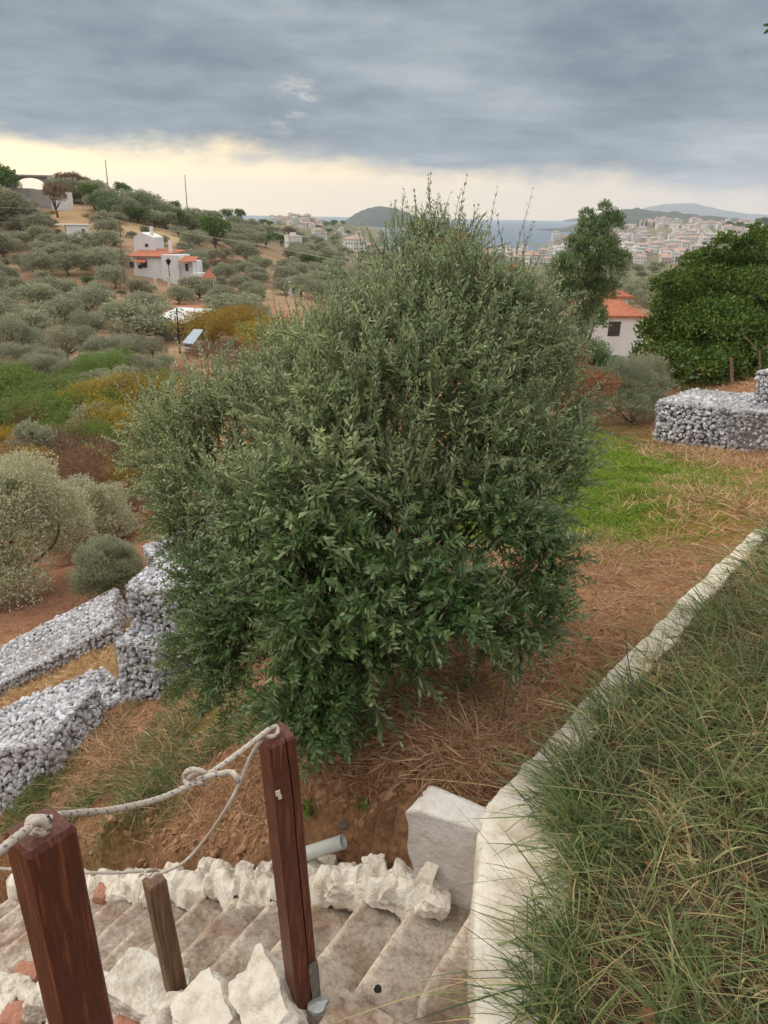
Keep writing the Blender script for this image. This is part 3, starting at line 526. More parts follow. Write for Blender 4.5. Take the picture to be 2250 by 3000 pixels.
def gabion(label, c0, c1, width, h, st=.05, faces='tfeb', grp=None, cell=.11):
    """basket from c0 to c1 (top front edge), width going back, height h down"""
    c0 = np.array(c0, float); c1 = np.array(c1, float); ex = c1 - c0; L_ = np.linalg.norm(ex); ex = ex / L_; ey = nn(np.cross([0, 0, 1], ex)); ez = np.cross(ex, ey)
    T_ = thing('gabion_wall', label, 'gabion', tuple(c0), group=grp); B = lambda x, y, z: ex * x[..., None] + ey * y[..., None] + ez * z[..., None]
    A = acc(); ins = st * .8; V = np.array([[a, b_, c] for c in (-h, -ins) for a, b_ in ((ins, ins), (L_ - ins, ins), (L_ - ins, width - ins), (ins, width - ins))]); add(A, B(V[:, 0], V[:, 1], V[:, 2]), BOXQ)
    build(A, 'core', [m_core], T_); A = acc(); pts = []
    def lay(a, b_, fn):
        na, nb = int(a / (st * 1.18)), int(b_ / (st * 1.18)); u, v = np.meshgrid((np.arange(na) + .5) / na * a, (np.arange(nb) + .5) / nb * b_); u = u + rng.normal(size=u.shape) * st * .35; v = v + rng.normal(size=v.shape) * st * .35; d = rng.uniform(-.3, .45, u.shape) * st; pts.append(fn(u.ravel(), v.ravel(), d.ravel()))
    bulge = lambda u, v: .04 * np.sin(u * 3.1) * np.sin(v * 4)
    if 't' in faces: lay(L_, width, lambda u, v, d: B(u, v, -d - st * .3 + bulge(u, v)))
    if 'f' in faces: lay(L_, h, lambda u, v, d: B(u, d + st * .3 - bulge(u, v), -v))
    if 'b' in faces: lay(L_, h, lambda u, v, d: B(u, width - d - st * .3, -v))
    if 'e' in faces:
        lay(width, h, lambda u, v, d: B(d + st * .3, u, -v)); lay(width, h, lambda u, v, d: B(L_ - d - st * .3, u, -v))
    rocks(A, np.concatenate(pts), st); o = build(A, 'stone_fill', [m_stone], T_); o['kind'] = 'stuff'
    A = acc(); r = .0032; of = st * .35
    def line(p, q): tube(A, np.array([B(*[np.array(float(k)) for k in p]), B(*[np.array(float(k)) for k in q])]), r, 3, cap=False)
    for x in np.arange(0, L_ + .01, cell):
        line((x, -of, -h), (x, -of, of)); line((x, -of, of), (x, width + of, of))
    for y in np.arange(0, width + .01, cell): line((-of, y, of), (L_ + of, y, of)); line((-of, y, -h), (-of, y, of)); line((L_ + of, y, -h), (L_ + of, y, of))
    for z in np.arange(0, h + .01, cell): line((-of, -of, -z), (L_ + of, -of, -z)); line((-of, 0, -z), (-of, width, -z))
    build(A, 'wire_mesh', [m_wire], T_); return T_
GG = 'wire baskets of grey stones'
ga = P(371, 1718, 6.9); gb = P(640, 1690, 6.7); gb[2] = ga[2]; gabion('tall square gabion of grey brown stones at the left edge of the big bush', ga, gb, 1.0, 1.25, .033, grp=GG)
ga = P(330, 1850, 6.75); gb = P(480, 1870, 6.6); ga = P(338, 1885, 6.85); gb = P(452, 1880, 6.75); gb[2] = ga[2]; gabion('small low gabion stepped against the foot of the tall one', ga, gb, .55, .75, .033, grp=GG)
ga = P(165, 2175, 6.5); gb = P(360, 2075, 6.95); gb[2] = ga[2]; gabion('long low gabion running from the tall one down to the left, nearer of two strips', P(60, 2180, 6.55), P(392, 2032, 7.25), .62, .6, .033, grp=GG)
gabion('lowest gabion at the left edge of the picture with its front face showing', P(-160, 2235, 6.5), P(135, 2165, 6.2), .75, .95, .033, grp=GG)
gabion('long grey gabion strip farther down the slope in front of the round shrub', P(-260, 2140, 8.9), P(330, 1832, 9.15), 1.0, .8, .036, grp=GG)
gabion('pale gabion top behind the tall one, partly under the big bush', P(520, 1690, 8.4), P(760, 1560, 8.9), 1.0, .9, .036, grp=GG)
GR = 12.4
gabion('broad gabion on the grass terrace at the right', P(1925, 1178, 12.9), P(2300, 1215, 11.6), 1.5, .85, .043, grp=GG)
gabion('tall gabion cut off by the right edge of the picture', P(2218, 1090, 12.3), P(2500, 1100, 11.2), 1.2, 1.2, .043, grp=GG)
# flap of geotextile at left gabion and small geotextile strips
A = acc(); p0 = P(240, 1800, 10.6); p1 = P(330, 1760, 10.4); n = 20; V = []
for s in np.linspace(0, 1, n):
    c = P(225 + 130 * s, 1812 - 62 * s, 10.6); V += [c + np.array([0, .0, .12 + .03 * math.sin(9 * s)]), c + np.array([.03, -.06, -.1])]
add(A, V, [[2 * i_, 2 * i_ + 2, 2 * i_ + 3, 2 * i_ + 1] for i_ in range(n - 1)]); o = build(A, 'fabric_liner', [m_cloth], None, True); o.modifiers.new('thick', 'SOLIDIFY').thickness = .01
tag(o, 'dark strip of ground fabric sticking up behind the far gabion strip', 'fabric')
# ================================================================ foliage tools
LT = np.array([[0, 0, 0], [-.5, .38, .10], [.5, .38, .10], [-.42, .70, .06], [.42, .70, .06], [0, 1, 0]])
def leaves(A, Pn, D, Nn, L_, W_, tint, m=0):
    """slender folded leaves: base points, directions, normals"""
    n = len(Pn); D = nn(D); Sd = nn(np.cross(D, Nn)); Nn = np.cross(Sd, D); L_ = np.broadcast_to(L_, (n,)); W_ = np.broadcast_to(W_, (n,))
    V = Pn[:, None] + LT[None, :, 1, None] * (D * L_[:, None])[:, None] + LT[None, :, 0, None] * (Sd * W_[:, None])[:, None] + LT[None, :, 2, None] * (Nn * W_[:, None] * 1.6)[:, None]
    o = (np.arange(n) * 6)[:, None, None]
    q = (np.array([[[1, 2, 4, 3]]]) + o).reshape(-1, 4); t = (np.array([[[0, 2, 1], [3, 4, 5]]]) + o).reshape(-1, 3)
    add(A, V.reshape(-1, 3), q, t, m, np.repeat(np.broadcast_to(tint, (n,)), 6))
def blades(A, Pn, D, bend, L_, W_, tint, segs=4, m=0):
    n = len(Pn); D = nn(D); Sd = nn(np.cross(D, rng.normal(size=(n, 3)))); ts = np.linspace(0, 1, segs + 1)
    c = Pn[:, None] + ts[None, :, None] * (D * L_[:, None])[:, None] + (ts ** 2)[None, :, None] * (bend * L_[:, None])[:, None]
    w = (np.array([.8] + [1.0] * (segs - 1) + [.1]))[None, :, None] * (Sd * W_[:, None] / 2)[:, None]
    V = np.stack([c - w, c + w], 2).reshape(-1, 3); k = 2 * (segs + 1)
    q = (np.array([[2 * i, 2 * i + 1, 2 * i + 3, 2 * i + 2] for i in range(segs)])[None] + (np.arange(n) * k)[:, None, None]).reshape(-1, 4)
    add(A, V, q, None, m, np.repeat(tint, k))
def crown(A, lobes, n, L_, W_, seed=0, up=.3, shell=(.55, 1.05), m=0, tb=.0, vert=.0):
    """leaf clumps through the outer volume of overlapping lobes (cx,cy,cz,r[,fz])"""
    r_ = np.random.default_rng(seed); lb = np.array([l if len(l) == 5 else (*l, .85) for l in lobes], float); pr = lb[:, 3] ** 2; k = r_.choice(len(lb), n, p=pr / pr.sum())
    d = nn(r_.normal(size=(n, 3))); d[:, 2] = np.where(d[:, 2] < -.5, -d[:, 2] * .5, d[:, 2]); d = nn(d)
    rad = r_.uniform(*shell, n) * (1 + (vnoise(d * 2.3 + k[:, None] * 3.1 + seed) - .5) * .55) * lb[k, 3]
    p = lb[k, :3] + d * rad[:, None] * np.stack([np.ones(n), np.ones(n), lb[k, 4]], -1)
    gap = vnoise(p / lb[:, 3].mean() * 2.1 + seed * 2.2); keep = gap > .28; p, d, k = p[keep], d[keep], k[keep]; n = len(p)
    dr = nn(d * .8 + nn(r_.normal(size=(n, 3))) * .9 + np.array([0, 0, up])); clump = vnoise(p / lb[:, 3].mean() * 3.0 + 31)
    leaves(A, p, dr, nn(r_.normal(size=(n, 3)) + d), L_ * r_.uniform(.6, 1.3, n), W_ * r_.uniform(.6, 1.3, n), np.clip(clump * .6 + r_.random(n) * .4 + tb, 0, 1), m)
def limbs(A, base, lobes, r, m=0, seed=1, k=6):
    r_ = np.random.default_rng(seed); base = np.array(base, float); cen = np.array([l[:3] for l in lobes]).mean(0); fork = base + (cen - base) * .35 + r_.normal(size=3) * r * .8
    tube(A, smoothpath([base - [0, 0, r], base + (fork - base) * .5 + r_.normal(size=3) * r * .5, fork], 8), np.linspace(r * 1.25, r * .75, 8), k + 2, m)
    for l in lobes[:9]:
        e = np.array(l[:3]) + np.array([0, 0, .1 * l[3]]); mid = (fork + e) / 2 + r_.normal(size=3) * l[3] * .2
        tube(A, smoothpath([fork, mid, e], 7), np.linspace(r * .55, r * .12, 7), k, m)
# ---------------------------------------------------------------- the big olive bush
BL = [(1150,1300,4.25,430),(1290,1050,4.45,290),(1270,890,4.55,150),(1490,1330,4.3,230),(1520,1050,4.5,160),(1430,940,4.6,165),(780,1290,4.65,205),(545,1330,4.95,150),(650,1480,4.6,205),(940,1130,4.6,185),
      (860,1800,3.75,230),(1240,1640,3.6,250),(1450,1650,3.85,170),(740,1900,3.95,150),(1040,1880,3.55,180),(1570,1450,4.3,100),(1110,950,4.6,115),(1020,1500,3.75,300),(1550,1230,4.4,130),(1310,780,4.65,75),(1180,780,4.6,65),(1230,730,4.65,45),(1270,700,4.65,38),(1360,730,4.65,42),(840,1560,4.1,260),(690,1700,4.2,170),(900,2010,3.75,170),(740,2040,3.95,120),(1220,1820,3.5,120),(1500,1780,3.75,130),(1100,1980,3.6,110),(620,1900,4.2,120),(640,1310,4.8,170),(500,1240,4.95,95),(650,1190,4.8,85),(960,2060,3.7,130),(1300,1800,3.55,110),(1560,1650,3.9,90),(820,2090,3.85,110),(1430,1560,3.9,190),(1380,1800,3.6,100),(1180,1950,3.55,90),(1020,1700,3.6,260)]
BC = np.array([P(a, b_, D) for a, b_, D, r in BL]); BR = np.array([r * D / F for a, b_, D, r in BL])
bb = P(1000, 2140, 3.75); bb[2] = g(bb[0], bb[1]); bush = thing('olive_bush', 'huge bushy olive tree with dense grey green leaves in the middle of the slope', 'olive tree', tuple(bb))
A = acc(); AL = acc(); AD = acc(); cen = np.average(BC, axis=0, weights=BR); fork = bb + (cen - bb) * .25
for q_ in range(4):
    b0 = bb + np.array([rng.normal() * .06, rng.normal() * .06, -.30]); tube(A, smoothpath([b0, (b0 + fork) / 2 + rng.normal(size=3) * .05, fork + rng.normal(size=3) * .1], 8) - bb, np.linspace(.055, .035, 8), 8)
for c_, r_, bl_ in zip(BC, BR, BL):
    if bl_[1] > 1600: continue
    for q_ in range(2):
        e_ = c_ + rng.normal(size=3) * r_ * .4; mid = (fork + e_) / 2 + rng.normal(size=3) * .12; tube(A, smoothpath([fork + rng.normal(size=3) * .04, mid, e_], 10) - bb, np.linspace(.022, .005, 10), 5)
def twig(p0, d, L_, leafL, leafW, tint, AL=AL, step=.017, ang=.8, rad=.0022):
    n = 7; s = np.linspace(0, 1, n); side = nn(np.cross(d, rng.normal(size=3))); dr = np.array([0, 0, .12 if rng.random() < .6 else -.25]); pts = p0 + s[:, None] * d * L_ + (s ** 2)[:, None] * (side * .12 + dr) * L_
    tube(A, pts - bb, np.linspace(rad, rad * .4, n), 3, cap=False); m = max(3, int(L_ / step)); si = np.linspace(.06, 1, m); T = nn(np.gradient(pts, axis=0))
    pp_ = np.stack([np.interp(si, s, pts[:, j]) for j in range(3)], -1); tt_ = np.stack([np.interp(si, s, T[:, j]) for j in range(3)], -1)
    a = nn(np.cross(tt_, side)); b_ = np.cross(tt_, a); ph = np.arange(m) * 1.5708 * (rng.random() < .5) + rng.random() * 6
    o_ = np.cos(ph)[:, None] * a + np.sin(ph)[:, None] * b_; PP = np.concatenate([pp_, pp_]); OO = np.concatenate([o_, -o_]); TT = np.concatenate([tt_, tt_]); k = len(PP)
    an_ = rng.normal(ang, .18, k)[:, None]; tip = np.concatenate([si, si]); D_ = np.cos(an_) * TT + np.sin(an_) * OO + rng.normal(size=(k, 3)) * .12
    TW.append((PP - bb, D_, TT + OO * -.6 + np.array([0, 0, .9]) + rng.normal(size=(k, 3)) * .35, leafL * (1.05 - .45 * tip ** 3) * rng.uniform(.75, 1.2, k), leafW * rng.uniform(.8, 1.2, k), np.clip(tint + rng.normal(0, .13, k) + .12 * tip, 0, 1)))
TW = []; cnt = 0; wts = BR ** 2 / (BR ** 2).sum()
while cnt < 12500:
    k = rng.choice(len(BC), p=wts); d = rndunit(1)[0]
    if d[1] > .35 and rng.random() < .65: continue
    if d[2] < -.35 and rng.random() < .35: continue
    rr_ = rng.uniform(.62, .95) if rng.random() < .8 else rng.uniform(.25, .6); p0 = BC[k] + d * BR[k] * rr_
    ins = np.linalg.norm(p0 - BC, axis=1) / BR; ins[k] = 9
    if ins.min() < .5 and rng.random() < .88: continue
    gapn = vnoise((p0 * 3.2)[None])[0]
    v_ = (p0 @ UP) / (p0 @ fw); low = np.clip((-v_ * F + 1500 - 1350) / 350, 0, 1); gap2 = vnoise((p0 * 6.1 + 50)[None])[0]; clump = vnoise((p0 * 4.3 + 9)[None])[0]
    if gapn < .34 + .10 * low and rng.random() < .93: continue
    if gap2 < .30 and rng.random() < .8: continue
    hx = (p0 @ RT) / (p0 @ fw) * F + 1125; hy = 1500 - v_ * F
    if ((hx - 1180) / 230) ** 2 + ((hy - 1620) / 260) ** 2 < 1 and rng.random() < .30: continue
    gd = nn(d * .7 + np.array([0, 0, .25 + .25 * (1 - low)]) + rndunit(1)[0] * .75)
    near = np.clip((4.6 - np.linalg.norm(p0)) / 1.2, 0, 1); lft = np.clip((1050 - hx) / 500, 0, 1) * (1 - low)
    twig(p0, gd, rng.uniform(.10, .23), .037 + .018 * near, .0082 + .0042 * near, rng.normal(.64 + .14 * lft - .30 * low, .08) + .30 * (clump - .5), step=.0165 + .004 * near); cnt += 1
cnt = 0
while cnt < 420:
    k = rng.choice(len(BC), p=wts); d = rndunit(1)[0]
    if d[2] < .1 or d[1] > .5: continue
    p0 = BC[k] + d * BR[k] * rng.uniform(.8, 1.0); ins = np.linalg.norm(p0 - BC, axis=1) / BR; ins[k] = 9
    hy = 1500 - (p0 @ UP) / (p0 @ fw) * F; hx = (p0 @ RT) / (p0 @ fw) * F + 1125
    if ins.min() < .75 or hy > 1500 or hx > 1640: continue
    twig(p0, nn(np.array([-.10, -.1, 1.0]) + d * .55 + rndunit(1)[0] * .28), rng.uniform(.16, .30), .040, .0085, rng.normal(.68, .08), step=.021, ang=.6); cnt += 1
# long free shoots along the top and left outline, as in the photograph
for px, py, qx, qy, D in [(1262,640,1262,522,4.6),(1345,650,1362,530,4.6),(1330,660,1332,560,4.6),(1430,700,1440,565,4.65),(1520,700,1555,575,4.65),(1180,660,1168,562,4.6),(1150,670,1145,570,4.6),(1090,720,1082,650,4.6),(1300,640,1305,570,4.6),(1480,740,1470,650,4.65),(1240,650,1222,610,4.6),(1380,680,1395,610,4.6),
                         (500,1180,490,1100,4.95),(430,1200,400,1120,5),(640,1080,645,1030,4.8),(780,1000,765,900,4.7),(950,900,935,850,4.65),(1660,1200,1900,1175,4.2),(1640,1260,1800,1190,4.2),(1560,1480,1720,1540,4.1),(1560,1600,1700,1560,4),(700,1560,530,1630,4.4),(650,1620,560,1680,4.3),(560,1400,400,1380,4.8),(520,1470,420,1500,4.8),(1600,900,1690,860,4.6),(1000,840,990,770,4.65),(1500,850,1520,760,4.65),(1650,1000,1720,930,4.5)]:
    for rep in range(1 if py < 745 else 3):
        a_ = P(px, py, D); b_ = P(qx, qy, D) + rng.normal(size=3) * (.02 if rep == 0 else .12); v = b_ - a_; thin = py < 745
        twig(a_, nn(v), np.linalg.norm(v), .038 if thin else .045, .0085, .38, step=.034 if thin else .019, ang=.5 if thin else .8, rad=.0022)
tw = [np.concatenate(x) for x in zip(*TW)]; leaves(AL, *tw)
n_dead = 0; TW = []
for q_ in range(70):
    k = [(1400, 830, 4.25, 90), (1390, 960, 4.15, 80), (1310, 1050, 4.1, 60), (600, 1160, 4.6, 40), (440, 1530, 4.7, 60)][rng.integers(0, 5)]; p0 = P(k[0] + rng.normal() * k[3] * .6, k[1] + rng.normal() * k[3] * .6, k[2]); twig(p0, nn(rndunit(1)[0] + [0, -.3, .2]), rng.uniform(.08, .16), .045, .009, .5)
tw = [np.concatenate(x) for x in zip(*TW)]; leaves(AD, *tw)
build(A, 'branches', [m_bark], bush); o = build(AL, 'foliage', [m_ol], bush); o = build(AD, 'withered_leaves', [m_dead], bush)
# ---------------------------------------------------------------- grassy bed on the right
def poly_in(px, py, poly):
    ins = np.zeros(len(px), bool); n = len(poly)
    for i in range(n):
        x0, y0 = poly[i]; x1, y1 = poly[(i + 1) % n]; c_ = ((y0 > py) != (y1 > py)) & (px < (x1 - x0) * (py - y0) / (y1 - y0 + 1e-9) + x0); ins ^= c_
    return ins
bedl = [tuple(atz(*b_, WT)[:2]) for _, b_ in rib]
bed = [(p[0] - .0, p[1]) for p in bedl] + [(3.6, 0), (7.5, 6.5), tuple(atz(2330, 1480, WT)[:2])]
# soil of the bed, a sheet just under the coping
def scat(n, poly, x0, x1, y0, y1):
    x = rng.uniform(x0, x1, n); y = rng.uniform(y0, y1, n); k = poly_in(x, y, poly); return x[k], y[k]
def bedz(x, y):
    d = np.clip((x - np.interp(y, [1.5, 2.2, 2.6, 3.1, 4.3, 5.6], [.72, .75, .9, 1.2, 2.0, 2.9])), 0, 9); return WT - .03 + .16 * np.clip(d, 0, 3) + (fbm(np.stack([x * 2.2, y * 2.2, x * 0], -1), 3) - .5) * .10
xs_, ys_ = np.meshgrid(np.linspace(.3, 7.5, 150), np.linspace(-.5, 7, 150)); zb = bedz(xs_, ys_); kq = []
ins_ = poly_in(xs_.ravel(), ys_.ravel(), bed); i = (np.arange(149)[:, None] * 150 + np.arange(149)[None]).ravel(); q = np.stack([i, i + 1, i + 151, i + 150], -1); q = q[ins_[q].any(1)]
tag(mesh_np('planting_bed', np.stack([xs_, ys_, zb], -1), q, None, mat('bed_soil', (.10, .055, .035), (.05, .028, .02), 1, 20, bump=.8), None, None, True), kind='structure')
A = acc()
x, y = scat(125000, bed, .3, 6.5, .8, 6.6); dd = np.hypot(x, y); kk = rng.random(len(x)) < np.clip(3.4 / dd, .3, 1); x, y = x[kk], y[kk]
dens = fbm(np.stack([x * 1.7, y * 1.7, x * 0 + 3], -1), 3); kk = rng.random(len(x)) < np.clip((dens - .25) * 5, .3, 1); x, y = x[kk], y[kk]; n = len(x); zb = bedz(x, y); pat = fbm(np.stack([x * 1.1, y * 1.1, x * 0 + 8], -1), 2)
dry = rng.random(n) < .36 + .34 * (pat > .50); lean = np.array([-.45, -.25, 0]); D_ = nn(rng.normal(size=(n, 3)) * [.9, .9, .3] + [0, 0, .6] + lean * rng.random((n, 1))); bend = rng.normal(size=(n, 3)) * .45 + np.array([-.15, -.1, -.35])
L_ = rng.gamma(4, .040, n) * np.where(dry, 1.15, 1.); blades(A, np.stack([x, y, zb - .01], -1), D_, bend, L_, np.where(dry, rng.uniform(.0012, .003, n), rng.uniform(.0025, .0065, n)) * np.clip(dd[:1].mean() / 3, 1, 1.2), np.where(dry, rng.uniform(.86, 1, n), np.clip(rng.normal(.40, .22, n), 0, .82)), 4)
for s_ in range(480):
    x1, y1 = scat(8, bed, .5, 5.5, .9, 6.2)
    if not len(x1): continue
    m = rng.integers(16, 44); c_ = np.array([x1[0], y1[0], float(bedz(x1[:1], y1[:1])[0])]); hgt = rng.uniform(.12, .30); tn = rng.choice([.2, .4, .6, .82, .97], p=[.22, .25, .2, .13, .2])
    blades(A, c_ + rng.normal(size=(m, 3)) * [.03, .03, 0], nn(rng.normal(size=(m, 3)) * [.55, .55, .15] + [-.1, -.05, .8]), rng.normal(size=(m, 3)) * .25 + [-.1, -.05, -.4], hgt * rng.uniform(.6, 1.3, m), rng.uniform(.0025, .0085, m), np.clip(rng.normal(tn, .10, m), 0, 1), 5)
# seed stalks
n = 1500; x, y = scat(6000, bed, .3, 6.5, .8, 6.6); x, y = x[:n], y[:n]; n = len(x); blades(A, np.stack([x, y, bedz(x, y)], -1), nn(rng.normal(size=(n, 3)) * [.8, .8, .2] + [-.2, -.1, .7]), rng.normal(size=(n, 3)) * .35 + [0, 0, -.25], rng.uniform(.25, .55, n), rng.uniform(.0012, .0022, n), rng.uniform(.6, 1, n), 6)
# tufts leaning over the wall edge
for s in range(230):
    i_ = rng.integers(0, 260) if s % 2 else rng.integers(100, 250); e_ = Rp[i_] + np.array([rng.uniform(-.02, .12), rng.uniform(-.05, .05), 0]); m = 18; out = nn(Lp[i_] - Rp[i_])
    if vnoise(np.array([[i_ * .13, 2., 7.]]))[0] < .36: continue
    blades(A, e_ + rng.normal(size=(m, 3)) * [.04, .04, .005] + [0, 0, -.01], nn(out * rng.uniform(.0, .9, (m, 1)) + rng.normal(size=(m, 3)) * .35 + [0, 0, .65]), rng.normal(size=(m, 3)) * .25 + out * .15 + [0, 0, -.35], rng.gamma(5, .034, m), rng.uniform(.0018, .0058, m), np.clip(rng.normal(.45, .3, m), 0, 1), 5)
tag(build(A, 'grass', [m_grass]), 'coarse green and straw coloured grass filling the bed behind the white wall', 'grass', kind='stuff')
gm = bpy.data.objects['ground'].data; gc = np.empty(len(gm.vertices) * 3, np.float32); gm.vertices.foreach_get('co', gc); gc = gc.reshape(-1, 3)
ki = poly_in(gc[:, 0], gc[:, 1], bed); gc[ki, 2] = np.minimum(gc[ki, 2], bedz(gc[ki, 0], gc[ki, 1]) - .12)
rel = gc - SP0; e_ = rel @ SE; q_ = rel[:, :2] @ SN[:2]; ki = (e_ > -.75) & (e_ < .46 + .012 * q_ / ST) & (q_ > -2.5) & (q_ < 4.3); gc[ki, 2] = np.minimum(gc[ki, 2], SZ0 - SR / ST * q_[ki] - .30); gm.vertices.foreach_set('co', gc.ravel()); gm.update()
A = acc(); pc = []
for px, py, rad, w in [(1400,2050,.9,1),(1100,2300,.6,1),(800,2350,.8,1),(500,2300,.9,1),(300,2300,1.,1),(1250,2350,.4,.7),(1650,1750,.9,.7),(700,2480,.5,.6),(1150,2100,.4,.7)]:
    c = hit(px, py)[0]; a = rng.normal(size=(int(1500 * w), 2)) * rad * .6; pc.append(np.stack([c[0] + a[:, 0], c[1] + a[:, 1]], -1))
pc = np.concatenate(pc); rel = np.concatenate([pc, pc[:, :1] * 0], 1) - SP0; e_ = rel @ SE; kp = ~poly_in(pc[:, 0], pc[:, 1], bed) & ((e_ > .62) | (e_ < -1.2)); pc = pc[kp]; zc = zg(pc[:, 0], pc[:, 1])
big = rng.gamma(1.3, .0062, len(pc)) + .004
for sz in (0,): rocks(A, np.concatenate([pc, zc[:, None]], 1), big)
o = build(A, 'soil_clods', [mat('clod_soil', (.36, .21, .12), (.25, .13, .07), 1, 6, (.44, .30, .19))]); o['kind'] = 'stuff'; tag(o, 'crumbs and clods of red brown soil lying on the bank', 'soil clods')
# dry straw litter on the bank, lawn, tufts
def litter(name, label, spots, n, L0, L1, mt, flat=.25, wid=(.0015, .0035), tl=(0, 1), seg=3, cat='dry grass'):
    A = acc()
    for px, py, D, rad, w in spots:
        m = int(n * w); c = P(px, py, D) if D else hit(px, py)[0]; a = rng.normal(size=(m, 2)) * rad * .55; x = c[0] + a[:, 0]; y = c[1] + a[:, 1]
        ins = poly_in(x, y, bed); rel = np.stack([x, y, x * 0], -1) - SP0; e_ = rel @ SE; q_ = rel @ SN; st__ = (e_ < .70) & (e_ > -1.2); k = ~ins & ~st__; k &= (fbm(np.stack([x * 3, y * 3, x * 0], -1), 3) > .40) | (name == 'lawn'); x, y = x[k], y[k]; m = len(x)
        if not m: continue
        z = zg(x, y); D_ = nn(np.concatenate([rng.normal(size=(m, 2)), np.abs(rng.normal(size=(m, 1))) * flat], 1)); z = z + rng.uniform(0, .012, m)
        blades(A, np.stack([x, y, z], -1), D_, rng.normal(size=(m, 3)) * .2 * [1, 1, .5] - [0, 0, flat * .3], rng.uniform(L0, L1, m), rng.uniform(*wid, m), rng.uniform(*tl, m), seg)
    tag(build(A, name, [mt]), label, cat, kind='stuff')
litter('dry_grass', 'matted dry straw lying over the red soil bank', [(1500,1850,None,.55,.7),(1370,2050,None,.45,.6),(1600,1700,None,.6,.8),(1450,2200,None,.35,.5),(1250,2000,None,.35,.15),(1750,1620,None,.8,.7),(1150,2300,None,.35,.35),(1250,2480,None,.25,.3),(1000,2350,None,.5,.4),(700,2350,None,.7,.25),(400,2250,None,.9,.4),(250,2350,None,.8,.4),(600,2200,None,.7,.3),(500,2100,None,.6,.5),(1130,2480,None,.18,.15)], 9500, .05, .20, m_straw, .35, (.0018, .0045))
litter('dry_grass', 'russet dry grass around the foot of the right gabion', [(2000,1340,None,1.3,1),(2200,1350,None,1.2,1),(2120,1490,None,1.1,.6),(2000,1430,None,.8,.2),(2150,1140,None,1.5,.8)], 7000, .08, .24, m_straw, .5, (.004, .009))
litter('dry_grass', 'tan dry grass on the strips between the left gabions', [(250,1900,None,1.2,1),(100,2080,None,1.0,1),(60,2000,None,1.,.6),(350,1830,None,.6,.5),(620,2080,None,.5,.3)], 6000, .06, .18, m_straw, .8, (.003, .007))
litter('lawn', 'bright green grass patch between the big bush and the right gabion', [(1700,1330,None,1.6,1),(1640,1470,None,1.2,1),(1600,1550,None,.8,.5),(1760,1410,None,1.2,.8),(1850,1340,None,1.3,.5),(1600,1280,None,1.6,.5),(1950,1420,None,1.2,.2)], 30000, .05, .13, m_lawn, 1.6, (.004, .009), (0, .85), cat='grass')
litter('grass_tufts', 'green grass tufts on the bank left of the bush trunk', [(560,2090,None,.45,1),(480,2160,None,.25,.3),(400,2320,None,.38,1),(250,2380,None,.3,.4),(110,2330,None,.3,.5),(640,2150,None,.3,.6),(560,2050,None,.5,.8),(700,2120,None,.4,.6)], 8000, .05, .14, m_grass, 1.4, (.003, .006), (.2, .8), cat='grass')
# small weeds and fallen leaves
def weed(px, py, hp, n, label, mt=m_lg, spread=.5, lw=.012, ll=.03):
    c, D = hit(px, py, 1.5); h = hp * D / F; t_ = thing('weed', label, 'weed', tuple(c)); A = acc(); B_ = acc()
    for i_ in range(n):
        d = nn(rng.normal(size=3) * spread + [0, 0, 1]); L_ = h * rng.uniform(.6, 1.1); pts = np.array([d * L_ * s + np.array([0, 0, -.2 * L_ * s * s]) for s in np.linspace(0, 1, 5)]); tube(A, pts, .0012, 3, cap=False); m = 14; s = rng.uniform(.2, 1, m)
        leaves(B_, d * L_ * s[:, None], rndunit(m) + d * .5, rndunit(m) + [0, 0, 1], ll * rng.uniform(.6, 1.2, m), lw, rng.uniform(.2, .9, m))
    build(A, 'stems', [m_bark], t_); build(B_, 'leaves', [mt], t_)
weed(905, 2395, 50, 6, 'small leafy green weed just right of the cracked post', lw=.018, ll=.035)
weed(1065, 2370, 45, 6, 'small green weed on bare soil between post and end wall', lw=.014)
weed(1350, 2040, 60, 7, 'green weed in the straw right of the bush trunk')
weed(1400, 2080, 190, 14, 'tall feathery seeding weed standing in the straw beside the wall', m_yg, .25, .004, .012)
weed(1470, 2120, 200, 12, 'second feathery seeding weed, nearer the wall', m_yg, .25, .004, .012)
weed(1000, 2240, 130, 22, 'low dark green weed clump right behind the cracked post top', m_ol, .7, .007, .03)
weed(1090, 2180, 110, 18, 'fine leaved weed clump at the foot of the bush', m_dg, .7, .006, .025)
weed(200, 2980, 110, 8, 'yellow green weed growing between the stones by the nearest post', m_yg, .4, .008, .02)
m_fall = mat('fallen_leaf_brown', (.24, .11, .05), (.13, .06, .03), .7, 30)
for px, py, s_, a_ in [(1690,2300,.075,.2),(1660,2360,.06,1.2),(1870,2430,.055,.1),(2090,2890,.06,1.4),(1905,2530,.05,2),(1910,2970,.07,1.5),(2170,2600,.05,1.8),(1740,2790,.045,1.6),(2130,2500,.05,.5)]:
    p = atz(px, py, WT + .04); p[2] = float(bedz(np.array([p[0]]), np.array([p[1]]))[0]) + .025; A = acc(); n = 9; V = []
    for i_ in range(n):
        s = i_ / (n - 1); w = .30 * math.sin(math.pi * min(1, s * .95 + .04)) ** .8; V += [[s - .5, -w, .25 * math.sin(s * 3) + .22 * w * 3], [s - .5, 0, .25 * math.sin(s * 3)], [s - .5, w, .25 * math.sin(s * 3) + .30 * w * 3]]
    add(A, np.array(V) * s_, [[3 * i_ + j, 3 * i_ + 3 + j, 3 * i_ + 4 + j, 3 * i_ + 1 + j] for i_ in range(n - 1) for j in (0, 1)]); o = build(A, 'fallen_leaf', [m_fall], None, True); o.location = p; o.rotation_euler = (rng.normal() * .4, rng.normal() * .4, a_)
    tag(o, 'curled brown fallen leaf caught in the coarse grass', 'leaf', 'brown leaves lying in the grass bed')
